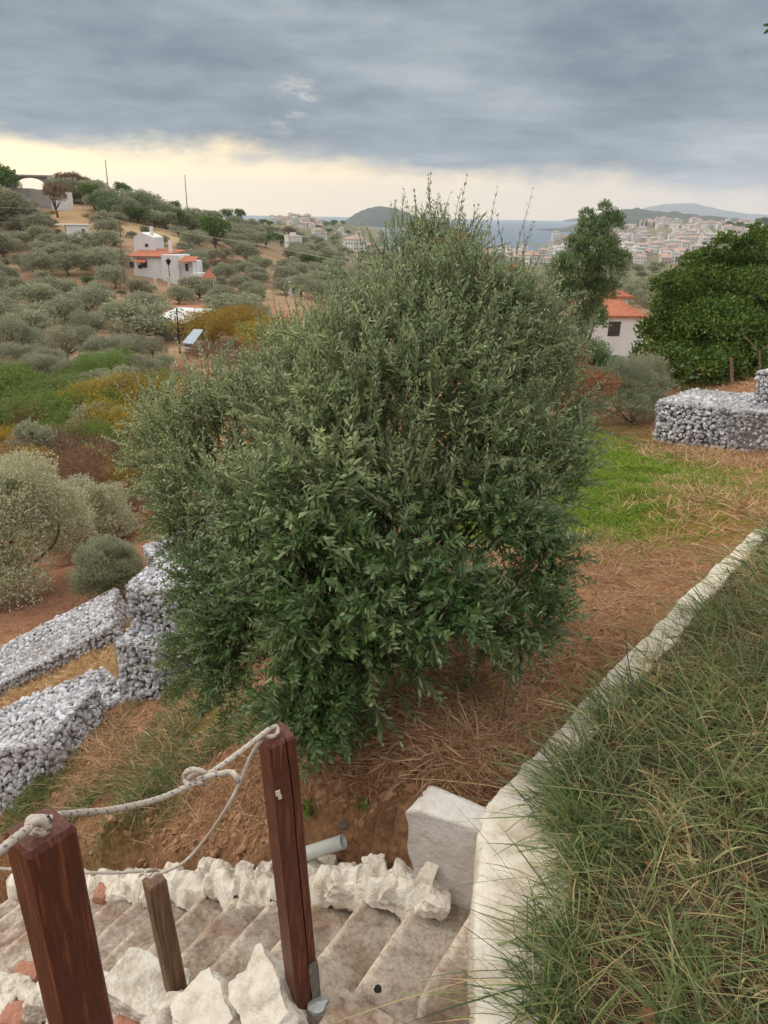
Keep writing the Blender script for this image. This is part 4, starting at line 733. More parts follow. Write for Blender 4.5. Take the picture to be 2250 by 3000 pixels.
A = acc(); tp = P(2262, 78, 2.2); t_ = thing('twig', 'dark twig tip hanging into the sky at the right edge', 'twig', tuple(tp)); tube(A, np.array([[.5, .1, .35], [.2, .05, .12], [0, 0, 0]]), [.006, .003, .001], 4); build(A, 'stem', [m_bark], t_); A = acc()
k = np.array([P(2258, 74, 2.2) - tp, P(2256, 84, 2.2) - tp, P(2270, 90, 2.2) - tp]); leaves(A, k, np.array([[-1, 0, 0.], [-.7, 0, -.6], [-.3, 0, -1]]), np.array([[0, -1, .3]] * 3), np.array([.024, .022, .03]), .009, .1); build(A, 'leaves', [m_dg], t_)
# ================================================================ trees
def proto(kind, lobes, n, L_, W_, lm, base=(0, 0, 0), r=.03, seed=0, tb=0, up=.3, shell=(.55, 1.05), trunk=True):
    t_ = thing(kind, 'x', 'tree'); ks = []
    if trunk:
        A = acc(); limbs(A, base, lobes, r, 0, seed); ks.append(build(A, 'trunk', [m_bark], t_))
    A = acc(); crown(A, lobes, n, L_, W_, seed, up, shell, 0, tb); ks.append(build(A, 'crown', [lm], t_)); KIDS[t_] = ks; t_['n_'] = 0; return t_
def rl(seed, n=9, w=.38, h0=.18, h1=.78, r=.24):
    q = np.random.default_rng(seed); out = [(0, 0, (h0 + h1) / 2, r * 1.25, .9)]
    for i in range(n):
        a = i * 2.399 + q.random(); d = w * (.35 + .6 * q.random()) ; out.append((math.cos(a) * d, math.sin(a) * d, h0 + (h1 - h0) * q.random() * (1 - .4 * d / w), r * q.uniform(.65, 1.05), .85))
    return out
PR = {}
for q_ in range(4):
    PR['ol', q_] = proto('olive_tree', rl(q_ + 1, 11), 4200, .050, .026, m_ol2, seed=q_, r=.03)
    PR['olm', q_] = proto('olive_tree', rl(q_ + 11, 13), 16000, .030, .011, m_ol2, seed=q_ + 10, r=.028)
for q_ in range(2):
    PR['dk', q_] = proto('leafy_tree', rl(q_ + 21, 9, .34, .34, .8, .22), 2600, .05, .028, m_dg, seed=q_ + 20)
    PR['br', q_] = proto('bare_looking_tree', rl(q_ + 31, 9, .38, .5, .85, .20), 6500, .04, .016, m_bg, seed=q_ + 30)
    PR['sc', q_] = proto('scrub_bush', rl(q_ + 41, 15, .62, .08, .62, .30), 15000, .030, .013, m_yg, seed=q_ + 40)
    PR['ru', q_] = proto('scrub_bush', rl(q_ + 51, 15, .66, .06, .58, .30), 15000, .028, .010, m_bg, seed=q_ + 50)
    PR['fg', q_] = proto('scrub_bush', rl(q_ + 61, 15, .66, .06, .60, .30), 15000, .030, .015, m_lg, seed=q_ + 60)
    PR['bl', q_] = proto('scrub_bush', rl(q_ + 71, 11, .55, .08, .60, .30), 12000, .030, .010, m_bl, seed=q_ + 70)
    PR['cy', q_] = proto('cypress_tree', [(0, 0, z_, .13 * (1.15 - abs(z_ - .4)), 1.2) for z_ in np.linspace(.12, .9, 8)], 1500, .05, .02, m_dg, seed=q_ + 80, r=.02)
USED = set(); TREES = []; REC = []
def plant(kind, px, py, hp, label, group, wf=1.0, q=None, D=None, minz=None):
    p, D_ = hit(px, py, 8) if D is None else (P(px, py, D), D)
    if D is not None: p[2] = g(p[0], p[1])
    if D_ > 2300: return None
    q = rng.integers(0, 4 if kind in ('ol', 'olm') else 2) if q is None else q; pr = PR[kind, q]; h = hp * D_ / F; sc = (h * wf, h * wf, h)
    loc = tuple(p - np.array([0, 0, .02 * h])); rz = rng.random() * 6.28; TREES.append(p[:2])
    cat = {'sc': 'bush', 'ru': 'bush', 'fg': 'bush', 'bl': 'bush'}.get(kind, 'tree'); REC.append([None, kind, px, py - hp * .45, D_, h, label, group])
    if pr not in USED: USED.add(pr); pr.location = loc; pr.rotation_euler = (0, 0, rz); pr.scale = sc; tag(pr, label, cat, group); del pr['n_']; REC[-1][0] = pr; return pr
    o = dup(pr, loc, rz, label, group, sc); o['category'] = cat; REC[-1][0] = o
    return o
G1 = 'olive trees on the left hillside'
def zlabel(px, py):
    if py < 640: return 'grey green olive tree on the ridge against the bright sky'
    if px < 170: return 'grey green olive tree on the slope left of the white house'
    if px < 480 and py < 800: return 'grey green olive tree around and above the white house'
    if py < 780: return 'grey green olive tree on the wooded slope right of the white house'
    return 'grey green olive tree on the red earth slope below the white house'
def zp(x, y): return x * .452, 400 + y * .452
for cx, tp_, bt, kd, wf in [(50,120,300,'dk',1.4),(40,210,400,'ol',1.2),(10,330,450,'ol',1.1),(200,400,490,'ol',1.4),(130,480,620,'ol',1.6),(20,560,800,'ol',1.1),(270,540,700,'ol',1.2),(450,590,760,'ol',1.2),(280,690,920,'ol',1.1),(660,660,900,'ol',1.2),(740,620,720,'ol',1.2),
    (120,880,1020,'ol',1.2),(330,880,1010,'ol',1.1),(440,880,1060,'ol',1.2),(640,910,1065,'ol',1.2),(915,880,1060,'ol',1.1),(1160,930,1090,'ol',1.3),(1270,880,1000,'ol',1.1),(1450,910,1120,'ol',1.1),(1560,860,1010,'ol',1.2),(905,1010,1150,'ol',.9),(570,890,970,'dk',1.3),(790,990,1040,'dk',1.8),
    (1360,700,830,'ol',1.4),(1210,660,770,'ol',1.3),(1040,620,710,'ol',1.4),(480,220,410,'br',1.1),(540,250,410,'br',1.1),(640,250,420,'ol',1.2),(700,300,440,'ol',1.1),(900,300,530,'ol',1.1),(800,280,430,'dk',1.1),(1060,365,580,'ol',1.1),(980,340,500,'ol',1.1),(1290,345,500,'dk',.8),(1180,470,610,'ol',1.2),(1160,560,650,'ol',1.4),(1290,580,710,'ol',1.5),
    (1400,470,730,'dk',1.0),(1555,455,570,'dk',.9),(1480,450,570,'dk',.9),(1580,560,710,'ol',1.3),(1600,780,910,'ol',1.3),(1440,780,910,'br',1.3),(600,260,390,'ol',1.2),(850,330,480,'ol',1.2),(1130,400,560,'dk',1.0),(1230,430,590,'ol',1.1),(1350,440,600,'ol',1.1),(950,560,640,'ol',1.2),(860,600,660,'ol',1.3),(580,480,530,'sc',1.3),(330,470,510,'sc',1.5),(1540,640,760,'ol',1.3),(1500,800,900,'ol',1.2),(1640,900,1060,'ol',1.2)]:
    x, y = zp(cx, bt); plant(kd, x, y, (bt - tp_) * .452, zlabel(x, y) if kd == 'ol' else ('dark green bushy tree among the olives on the left hillside' if kd == 'dk' else 'brownish thin crowned tree on the left hillside' if kd == 'br' else 'low yellowish scrub bush on the dry hilltop'), G1 if kd == 'ol' else 'darker trees among the left hillside olives' if kd == 'dk' else 'brownish trees on the left hillside' if kd == 'br' else 'scrub on the hilltop', wf)
plant('ol', 20, 640, 150, 'large olive tree hiding the left end of the hilltop building', None, 1.1, 1, 150); plant('dk', 10, 590, 150, 'dark tree at the left edge of the ridge', None, 1.0, 1, 168)
# lone brown tree in front of the ruined building
x, y = zp(362, 420); plant('br', x, y, 112, 'dark brown tree with a straight trunk in front of the hilltop building', None, .95, 0, 158)
# mid distance olives and scrub
G2 = 'olive trees in the valley below the house'
for px, tp_, bt, kd, wf in [(260,880,1000,'olm',1.3),(200,920,1060,'olm',1.2),(310,955,1075,'olm',1.2),(390,950,1060,'olm',1.1),(450,965,1050,'olm',1.1),(150,1000,1090,'olm',1.2),(40,890,1030,'olm',1.2),(265,1010,1090,'olm',1.2),(340,1000,1110,'olm',1.1),(40,980,1090,'olm',1.4),(120,1010,1115,'olm',1.3),(200,1030,1120,'olm',1.3),(420,1010,1120,'olm',1.2),(0,1030,1130,'olm',1.3),(290,1060,1150,'olm',1.2),(90,930,1040,'olm',1.3),(380,1050,1150,'olm',1.0),(470,1020,1110,'olm',1.2)]:
    plant(kd, px, bt, bt - tp_, 'rounded olive tree in the valley left of the big bush', G2, wf)
for px, tp_, bt, kd, wf, lb in [(630,890,1010,'sc',1.1,'mustard yellow scrub bush behind the left shoulder of the big bush'),(730,880,1010,'sc',1.1,'second mustard yellow scrub bush, closer to the big bush top'),(790,920,1040,'sc',1.,'mustard yellow bush half hidden by the big bush'),(640,980,1070,'ru',1.3,'russet bush under the mustard yellow scrub'),(540,1060,1170,'ru',1.1,'russet bush below the white roofed shed'),(740,1000,1090,'ru',1.1,'russet bush touching the top left of the big bush'),
    (60,1110,1240,'fg',1.25,'fresh green bush at the left edge in the valley'),(170,1090,1230,'fg',1.3,'large fresh green bush in the valley'),(270,1110,1200,'fg',1.0,'small fresh green bush right of the larger one'),(255,1170,1260,'bl',1.1,'blue green rounded bush in front of the fresh green ones'),
    (340,1080,1240,'sc',1.0,'yellow bush left of the big bush in the valley'),(330,1180,1330,'sc',.9,'ochre bush close to the left side of the big bush'),(190,1240,1390,'ru',1.2,'reddish brown bush behind the pale olive trees'),(290,1250,1480,'ru',.8,'tall reddish brown bush between the pale olive and the big bush'),(120,1290,1450,'sc',1.0,'olive yellow bush behind the pale olive trees'),(230,1300,1420,'sc',1.0,'olive yellow bush right behind the smaller pale olive'),(450,1080,1200,'sc',1.0,'ochre bush above the left tip of the big bush'),(60,1040,1110,'ru',1.8,'low mauve brown thicket at the left edge'),(350,1380,1560,'ru',.8,'dark russet bush beside the left flank of the big bush')]:
    plant(kd, px, bt, (bt - tp_) * 1.3, lb, None, wf)
for q_ in range(46):
    px = rng.uniform(-20, 520); py = rng.uniform(1120, 1500); p, D = hit(px, py, 8); kd = 'fg' if (px < 300 and py < 1230 and rng.random() < .7) else rng.choice(['sc', 'ru', 'fg', 'ol', 'bl'], p=[.34, .28, .14, .16, .08])
    if D < 17.5 or (px < 330 and py > 1400): continue
    plant(kd, px, py, rng.uniform(130, 230) * (1 if py > 1200 else .7), {'fg': 'fresh green scrub in the valley left of the big bush', 'sc': 'ochre scrub in the valley left of the big bush', 'ru': 'russet brown scrub in the valley left of the big bush', 'ol': 'x', 'bl': 'blue green scrub in the valley left of the big bush'}[kd], 'scrub bushes in the valley', rng.uniform(.7, 1.0))
for px in np.arange(140, 800, 15.0):
    px += rng.normal() * 6; py = np.interp(px, [0, 200, 380, 520, 620, 800], [604, 580, 640, 668, 680, 694]) + rng.uniform(-2, 14); p, D = hit(px, py, 60)
    if D > 900 or 80 < px < 175: continue
    plant('dk' if rng.random() < .3 else 'ol', px, py, rng.uniform(.75, 1.1) * np.interp(px, [0, 300, 600, 800], [90, 80, 62, 34]), 'tree on the ridge against the bright sky', 'trees along the ridge of the left hillside', rng.uniform(1.0, 1.35))
# far wooded slope in the centre and right
def inpx(px, py, box_): return any(a <= px <= c and b_ <= py <= d for a, b_, c, d in box_)
keep_out = [(345,640,625,915),(20,560,260,655),(425,880,640,1080),(160,640,300,745),(825,830,900,905),(170,640,300,700),(180,580,340,660),(0,835,270,868)]
cnt = 0; tries = 0
while cnt < 120 and tries < 3000:
    tries += 1; px = rng.uniform(-30, 760); py = rng.uniform(640, 1010)
    if inpx(px, py, keep_out) or (rng.random() < .45 and py > 860 and px > 300): continue
    p, D = hit(px, py, 8)
    if D < 60 or D > 600 or min([np.hypot(*(p[:2] - q)) for q in TREES] + [99]) < 4.2: continue
    plant('ol', px, py, rng.choice([1.7, 2.4, 3.2, 4.2, 5.0]) * rng.uniform(.85, 1.15) * F / D, zlabel(px, py), G1, rng.uniform(.95, 1.6)); cnt += 1
cnt = tries = 0
while cnt < 120 and tries < 4000:
    tries += 1; px = rng.uniform(560, 1220); py = 655 + 230 * rng.random() ** 1.3
    if py < 655 + (px - 560) * .09: continue
    p, D = hit(px, py, 8)
    if D < 90 or D > 900 or min([np.hypot(*(p[:2] - q)) for q in TREES] + [99]) < 3.5 + D / 110: continue
    plant('dk' if rng.random() < .12 else 'ol', px, py, max(rng.uniform(3.5, 5) * F / D, 18), 'small distant olive in the wooded valley between the hillside and the town', 'distant trees in the wooded valley', rng.uniform(1.1, 1.5)); cnt += 1
cnt = tries = 0
while cnt < 70 and tries < 4000:
    tries += 1; px = rng.uniform(1560, 2300); py = 770 + 200 * rng.random() ** 1.2; p, D = hit(px, py, 8)
    if D < 40 or D > 700 or (1600 < px < 1960 and D < 62) or min([np.hypot(*(p[:2] - q)) for q in TREES] + [99]) < 3 + D / 60: continue
    plant('olm' if D < 90 else 'ol', px, py, min(rng.uniform(3.0, 4.2) * F / D, 150), 'soft olive tree between the red roofed house and the town', 'olive trees below the town on the right', rng.uniform(1.2, 1.5)); cnt += 1
# nearer olives at the left, bespoke
def olive_near(px, py, hp, lobes, n, label, lm, L_=.055, W_=.013, D=None, name='olive_tree', r=.06, up=.3, seed=3, cat='tree'):
    p, D_ = (hit(px, py, 4)) if D is None else (P(px, py, D), D)
    if D: p[2] = g(p[0], p[1]) if name != 'x' else p[2]
    h = hp * D_ / F; t_ = thing(name, label, cat, tuple(p)); lb = [(a * h, b_ * h, c * h, r_ * h, .9) for a, b_, c, r_ in lobes]; A = acc(); limbs(A, (0, 0, -.1), lb, r, 0, seed); build(A, 'trunk', [m_bark], t_)
    A = acc(); crown(A, lb, n, L_, W_, seed, up); build(A, 'crown', [lm], t_); return t_
l4 = [tuple(x[:4]) for x in rl(91, 17, .36, .12, .84, .21)]; l5 = [tuple(x[:4]) for x in rl(95, 15, .38, .12, .80, .22)]
olive_near(30, 1750, 520, l4, 90000, 'pale silvery olive tree cut off by the left edge of the picture', m_olp, .058, .019, r=.06)
olive_near(-60, 1600, 420, l5, 20000, 'pale olive tree mostly beyond the left edge, behind the larger pale one', m_olp, .05, .014, r=.06, seed=8)
olive_near(240, 1620, 330, l5, 44000, 'smaller pale silvery olive tree right of the one at the left edge', m_olp, .058, .019, r=.05, seed=5)
olive_near(325, 1780, 235, [(0,0,.45,.42),(.16,.05,.35,.30),(-.16,0,.38,.30),(.05,0,.68,.26),(-.1,.1,.6,.28),(.2,0,.55,.2)], 46000, 'round dense grey green shrub above the left gabions', m_ol2, .045, .011, r=.02, name='round_shrub', up=1.2, seed=6, cat='bush')
# trees at the right of the big bush
olive_near(1705, 1060, 625, [(.01,0,.80,.10),(-.07,0,.72,.10),(.07,0,.72,.09),(-.11,0,.60,.09),(0,.1,.60,.10),(.07,0,.62,.07),(-.03,0,.89,.06),(.06,0,.91,.06),(-.08,0,.82,.05),(0,0,.50,.09),(.03,0,.97,.03),(-.14,0,.70,.06),(.12,0,.76,.05),(-.05,0,.94,.03)], 36000, 'tall ragged olive tree right behind the big bush, reaching above the horizon', m_ol, .065, .016, D=15, r=.05, up=.8, seed=12)
olive_near(1690, 1100, 300, [(0,0,.5,.25),(-.3,0,.55,.22),(.2,0,.45,.22),(-.1,.1,.75,.18)], 6000, 'withered orange brown branches below the tall ragged olive', m_dead, .06, .014, D=14, r=.03, seed=13, name='withered_tree')
def pixbush(nm, label, base, lobes, n, L_, W_, lm, seed, up=.3, cat='bush', shell=(.5, 1.1), r=.03):
    fg = P(*base); fg[2] = g(fg[0], fg[1]); t_ = thing(nm, label, cat, tuple(fg)); lb = []
    for px, py, D, r_ in lobes: c = P(px, py, D) - fg; lb.append((c[0], c[1], c[2], r_ * D / F, .95))
    A = acc(); limbs(A, (0, 0, -.2), lb, r, 0, seed); build(A, 'trunk', [m_bark], t_); A = acc(); crown(A, lb, n, L_, W_, seed, up, shell); build(A, 'crown', [lm], t_); return t_
pixbush('olive_shrub', 'soft feathery green olive shrub just left of the right gabion', (1850, 1230, 14.8), [(1850,1140,15,80),(1790,1130,15,70),(1900,1100,15.5,60),(1930,1150,15,50),(1860,1090,16,45),(1760,1200,14.6,50),(1850,1200,14.6,60),(1910,1190,14.8,45)], 42000, .06, .011, m_ol2, 14, 1.4)
pixbush('olive_shrub', 'taller grey green olive shrub hiding the lower wall of the tiled house', (1720, 1200, 16), [(1720,1060,16,75),(1640,1020,16,80),(1790,1090,16.5,45),(1690,1150,15.6,75),(1630,1120,15.6,80),(1750,1090,16,45),(1800,1075,16.5,30)], 42000, .06, .012, m_ol, 15, 1.0)
# the dark broad-leaved bush mass at the right edge
fg = P(2140, 1120, 20); fg[2] = g(fg[0], fg[1]); t_ = thing('fig_bush', 'huge dark glossy green bush with broad leaves at the right edge', 'bush', tuple(fg)); lb = []
for px, py, D, r in [(2000,930,19,90),(1945,975,19,50),(2060,860,19.5,90),(2080,980,18.5,110),(2180,900,19,120),(2240,800,20,90),(2200,1010,18,100),(2110,1040,18,70),(2010,1030,18.3,75),(2300,950,19,120),(2270,720,21,70),(1960,1010,18.6,50),(2150,790,20,70),(2100,1000,18,120),(1970,1080,17.6,70),(2050,1100,17.2,80),(2150,1090,17.2,90),(2240,1080,17.4,90),(1965,900,19.5,50),(1995,860,20,50),(2100,820,20,80)] + [(x_ + rng.normal() * 18, y_ + rng.normal() * 18, 18 + rng.random() * 1.5, rng.uniform(22, 42)) for x_, y_ in [(1915,975),(1945,850),(1980,810),(2040,790),(2080,750),(2140,735),(2190,720),(2230,680),(1900,1020),(1940,1070),(1990,1060),(2050,1000),(2000,900),(2100,900),(2150,950),(2060,950),(2200,880),(2020,980),(2180,1050)]]:
    c = P(px, py, D) - fg; lb.append((c[0], c[1], c[2], r * D / F, .95))
A = acc(); limbs(A, (0, 0, -.2), lb, .06, 0, 4); build(A, 'trunk', [m_bark], t_); A = acc(); crown(A, lb, 70000, .08, .05, 17, .1, (.55, 1.1)); build(A, 'crown', [m_dg], t_)
# a light branch and stakes by the right gabion
A = acc(); s0 = P(2227, 1110, 13.2); tt = thing('dead_sapling', 'bare pale forked sapling in front of the dark bush at the right edge', 'sapling', tuple(s0)); tube(A, np.array([P(2227, 1110, 13.2), P(2226, 1028, 13.2)]) - s0, [.02, .016], 6); tube(A, np.array([P(2226, 1032, 13.2), P(2180, 985, 13.3), P(2170, 960, 13.3)]) - s0, [.012, .01, .006], 5); tube(A, np.array([P(2226, 1032, 13.2), P(2260, 1000, 13.1)]) - s0, [.012, .008], 5); build(A, 'stem', [m_woodw], tt)
A = acc(); s0 = P(2145, 1125, 13.4); tube(A, np.array([P(2145, 1125, 13.4), P(2142, 1047, 13.4)]) - s0, [.03, .026], 6); o = build(A, 'wooden_stake', [m_woodw]); o.location = s0; tag(o, 'short pale wooden stake behind the broad right gabion', 'stake')
# reeds
x, y = zp(740, 525); p, D = hit(x, y); h = 155 * .452 * D / F; tt = thing('reed_clump', 'bright blue green reed clump on the hilltop meadow', 'reeds', tuple(p)); A = acc(); n = 900; a = rng.normal(size=(n, 2)) * h * .26
blades(A, np.stack([a[:, 0], a[:, 1], a[:, 0] * 0], -1), nn(np.stack([a[:, 0] * .25, a[:, 1] * .25, np.full(n, h)], -1) + rng.normal(size=(n, 3)) * .25), rng.normal(size=(n, 3)) * .1, rng.uniform(.6, 1, n) * h, np.full(n, .09), rng.random(n), 3); build(A, 'stalks', [leafmat('reed_leaf', (.07, .14, .06), (.16, .26, .12))], tt)
# ================================================================ buildings
def hbox(par, nm, x0, x1, y0, y1, z0, z1, m): A = acc(); box(A, x0, x1, y0, y1, z0, z1); return build(A, nm, [m], par)
def tileroof(par, x0, x1, y0, y1, z0, z1, m=None, ov=.25, hip=0.0, n=None, nm='roof'):
    """gable/hip roof, ridge along x, with tile ribs"""
    A = acc(); ym = (y0 + y1) / 2; n = n or max(6, int((x1 - x0) / .35)); V = []; Q = []
    for s in (0, 1):
        for i in range(n * 2 + 1):
            t_ = i / (n * 2); x = x0 - ov + (x1 - x0 + 2 * ov) * t_; w = .04 * (i % 2); xr = min(max(x, x0 + hip), x1 - hip); yy = (y0 - ov) if s == 0 else (y1 + ov)
            V += [[x, yy, z0 + w], [xr, ym, z1 + w], [x, yy, z0 - .10], [xr, ym, z1 - .12]]
        b_ = s * (n * 2 + 1) * 4
        for i in range(n * 2): j = b_ + i * 4; Q += [[j, j + 4, j + 5, j + 1], [j + 2, j + 3, j + 7, j + 6], [j, j + 2, j + 6, j + 4]]
    add(A, V, Q); return build(A, nm, [m or m_tile], par)
def win(par, x, z, w, h, y, nm='window', m=None): A = acc(); box(A, x - w / 2, x + w / 2, y - .03, y + .05, z, z + h); o = build(A, nm, [m or m_glass], par); return o
px0, py0 = 478, 826; p, D = hit(px0, py0); k = D / F; hs = thing('white_house', 'long whitewashed house with red tiled roofs on the left hillside', 'house', tuple(p), -.18)
def LX(px): return (px - px0) * k
def LZ(py): return (py0 - py) * k * 1.02
hbox(hs, 'wall', LX(478), LX(530), 0, 4.5, -1.5, LZ(752), m_wall); hbox(hs, 'wall', LX(530), LX(568), .6, 4.4, -1.5, LZ(768), m_wall); hbox(hs, 'wall', LX(384), LX(477.6), .5, 4.2, -1.5, LZ(760), m_wall); hbox(hs, 'wall', LX(364), LX(427), 3.4, 7, -1, LZ(708), m_wall)
A = acc(); a, b_, c, d = LX(364), LX(427), LZ(708), LZ(695); V = [[a, 3.4, c], [b_, 3.4, c], [(a + b_) / 2 - .3, 3.4, d], [a, 7, c], [b_, 7, c], [(a + b_) / 2 - .3, 7, d]]; add(A, V, [[0, 2, 5, 3], [1, 4, 5, 2]], [[0, 1, 2], [3, 5, 4]]); build(A, 'gable', [m_wall], hs)
A = acc(); add(A, [[LX(372), .1, LZ(760)], [LX(479), .1, LZ(759)], [LX(520), 4.6, LZ(744)], [LX(378), 4.6, LZ(741)], [LX(372), .1, LZ(757)], [LX(479), .1, LZ(756)], [LX(520), 4.6, LZ(741)], [LX(378), 4.6, LZ(738)]], BOXQ); build(A, 'roof', [m_tile], hs)
A = acc(); V = np.array([[LX(536), -.9, LZ(768)], [LX(592), -.9, LZ(766)], [LX(586), .8, LZ(755)], [LX(545), .8, LZ(753)]]); add(A, np.concatenate([V - [0, 0, .1], V]), BOXQ); build(A, 'awning', [m_tile], hs)
A = acc(); V = np.array([[LX(396), -.5, LZ(772)], [LX(430), -.5, LZ(773)], [LX(429), .5, LZ(765)], [LX(398), .5, LZ(764)]]); add(A, np.concatenate([V - [0, 0, .1], V]), BOXQ); build(A, 'awning', [m_tile], hs)
for a in [(418, 789, 1.0, .95, .5), (379, 790, .8, .9, .52), (404, 792, .6, .6, .5), (404, 735, .55, .5, 3.4), (550, 795, .5, 1.1, .6)]: win(hs, LX(a[0]), LZ(a[1]), a[2], a[3], a[4])
for a in [(412, 700, 678, 4.4), (484, 750, 715, 2.6)]: hbox(hs, 'chimney', LX(a[0]) - .2, LX(a[0]) + .2, a[3], a[3] + .5, LZ(a[1] + 15), LZ(a[2]), m_wall)
hbox(hs, 'terrace_wall', LX(568), LX(592), -.4, 3, -1.5, LZ(800), m_wall); A = acc(); tube(A, [[LX(590), -.8, LZ(812)], [LX(590), -.8, LZ(767)]], .06, 5); build(A, 'awning_post', [m_white], hs)
for a, b_, c in [(457, 858, 'left'), (497, 855, 'right')]:
    p, D = hit(a, b_); A = acc(); box(A, -.16, .16, -.16, .16, -.3, 1.9); box(A, -.22, .22, -.22, .22, 1.905, 2.05); o = build(A, 'gate_pillar', [m_white]); o.location = p; tag(o, f'white gate pillar on the slope below the white house, {c} one of two', 'pillar')
p, D = hit(232, 703); k = D / F; sh = thing('white_shed', 'small flat roofed white shed on the dry slope above the white house', 'shed', tuple(p), .5); hbox(sh, 'wall', -2.0, 2.0, 0, 2.6, -1, 2.6, m_wall); hbox(sh, 'roof', -3.6, 2.2, -.2, 2.8, 2.6, 2.75, m_wall); win(sh, .9, 1.0, .6, .9, 0)
p, D = hit(110, 612); k = D / F; ru = thing('concrete_building', 'unfinished grey concrete building with open arch at the top of the hill', 'building', tuple(p), .1); hbox(ru, 'wall', -5.5, -1.2, 0, 4, -2, 4.2, m_grey); hbox(ru, 'wall', -1.19, 3.0, -.4, 4, -2, 4.0, m_grey); hbox(ru, 'wall', 3.01, 7.0, .1, 3, -2, 3.6, m_wall)
for x_ in (-4.5, 2.2): hbox(ru, 'column', x_ - .35, x_ + .35, 1.0, 1.7, 4.21, 6.6, m_grey)
hbox(ru, 'roof_slab', -5.6, 3.2, .4, 2.6, 6.61, 6.95, m_grey)
A = acc(); an = np.linspace(0, np.pi, 13); V = [];
for t_ in an: V += [[-1.15 + 3.0 * math.cos(t_), 1.05, 4.9 + 1.45 * math.sin(t_)], [-1.15 + 3.0 * math.cos(t_), 1.05, 6.605]]
add(A, V, [[2 * i, 2 * i + 1, 2 * i + 3, 2 * i + 2] for i in range(12)]); o = build(A, 'arch', [m_grey], ru); o.modifiers.new('thick', 'SOLIDIFY').thickness = .5
p, D = hit(522, 597); rh = thing('ridge_house', 'pale little house just behind the ridge trees under the right pole', 'house', tuple(p), .2); hbox(rh, 'wall', -2.2, 2.2, 0, 3, -1, 3.4, m_wall); tileroof(rh, -2.2, 2.2, 0, 3, 3.41, 4.2, m_grey)
p, D = hit(861, 868); k = D / F; sr = thing('shrine', 'tiny white hut with a dark doorway on the red earth', 'hut', tuple(p), 0); hbox(sr, 'wall', -.7, .7, 0, 1.2, -.4, 2.0, m_wall); win(sr, .0, .5, .45, 1.1, 0, 'doorway'); tileroof(sr, -.7, .7, 0, 1.2, 2.01, 2.2, m_wall, .08)
p, D = hit(615, 858); k = D / F; gz = thing('gazebo', 'little open garden shelter with a brown pointed roof', 'gazebo', tuple(p), 0); A = acc(); add(A, [[-1, -1, 2.2], [1, -1, 2.2], [1, 1, 2.2], [-1, 1, 2.2], [0, 0, 3.5]], [[0, 3, 2, 1]], [[0, 1, 4], [1, 2, 4], [2, 3, 4], [3, 0, 4]]); build(A, 'roof', [m_tile], gz)
for a in (-.8, .8):
    for b_ in (-.8, .8): A = acc(); tube(A, [[a, b_, -.4], [a, b_, 2.2]], .09, 6); build(A, 'post', [m_white], gz)
p, D = hit(505, 998); k = D / F; cs = thing('farm_shed', 'low shed with a white corrugated roof in the valley', 'shed', tuple(p), -.3); w_ = 62 * k; hbox(cs, 'wall', -w_, w_ * .8, 0, 4, -.5, 1.7, m_grey); A = acc(); n = 40; V = []
for i in range(n + 1): x_ = -w_ * 1.05 + (w_ * 1.95) * i / n; V += [[x_, -.4, 1.75 + .05 * (i % 2)], [x_, 4.6, 2.5 + .05 * (i % 2)]]
add(A, V, [[2 * i, 2 * i + 2, 2 * i + 3, 2 * i + 1] for i in range(n)]); o = build(A, 'corrugated_roof', [m_wall], cs); o.modifiers.new('thick', 'SOLIDIFY').thickness = .06
for x_ in (-1.2, 1.0): win(cs, x_, .4, .8, .8, 0)
p, D = hit(552, 1038); k = D / F; cr = thing('lean_to', 'small pale blue sheet roof with white rails beside the white roofed shed', 'lean-to', tuple(p), -.2); m_car = mat('pale_blue_sheet', (.36, .42, .46), (.30, .36, .40), .7, 1)
A = acc(); w_ = 17 * k; V = np.array([[-w_, 0, .9], [w_, 0, .85], [w_ * .9, 2.2, 1.7], [-w_ * .9, 2.2, 1.7]]); add(A, np.concatenate([V - [0, 0, .06], V]), BOXQ); build(A, 'sheet_roof', [m_car], cr)
hbox(cr, 'wall', -w_ * .9, w_ * .9, .3, 2.0, -.4, .80, m_grey)
for z_ in (.25, .55): A = acc(); tube(A, [[-w_, -.1, z_], [w_, -.1, z_ - .06]], .04, 5); build(A, 'rail', [m_white], cr)
# house with red roofs at the right
D = 44; k = D / F; p = P(1880, 1010, D); hh = thing('tiled_house', 'white house with bright red tiled roofs behind the bushes at the right', 'house', tuple(p), .12); RX = lambda px: (px - 1880) * k; RZ = lambda py: (1010 - py) * k * 1.02
hbox(hh, 'wall', RX(1640), RX(1884), 0, 3.5, -2.5, RZ(935), m_wall); hbox(hh, 'wall', RX(1700), RX(1900), 3.51, 7, -2.5, RZ(898), m_wall); hbox(hh, 'cornice', RX(1632), RX(1886), -.12, 3.4, RZ(934.8), RZ(929), m_white)
tileroof(hh, RX(1640), RX(1876), 0, 3.5, RZ(929), RZ(893), hip=.9, ov=.15, n=26); tileroof(hh, RX(1700), RX(1905), 3.5, 7.2, RZ(893), RZ(845), hip=1.9, ov=.2, n=24)
A = acc(); tube(A, [[RX(1880), 4.4, RZ(890)], [RX(1880), 4.4, RZ(862)]], .05, 6); build(A, 'vent_pipe', [m_white], hh); win(hh, RX(1790), RZ(985), .7, .8, 0)
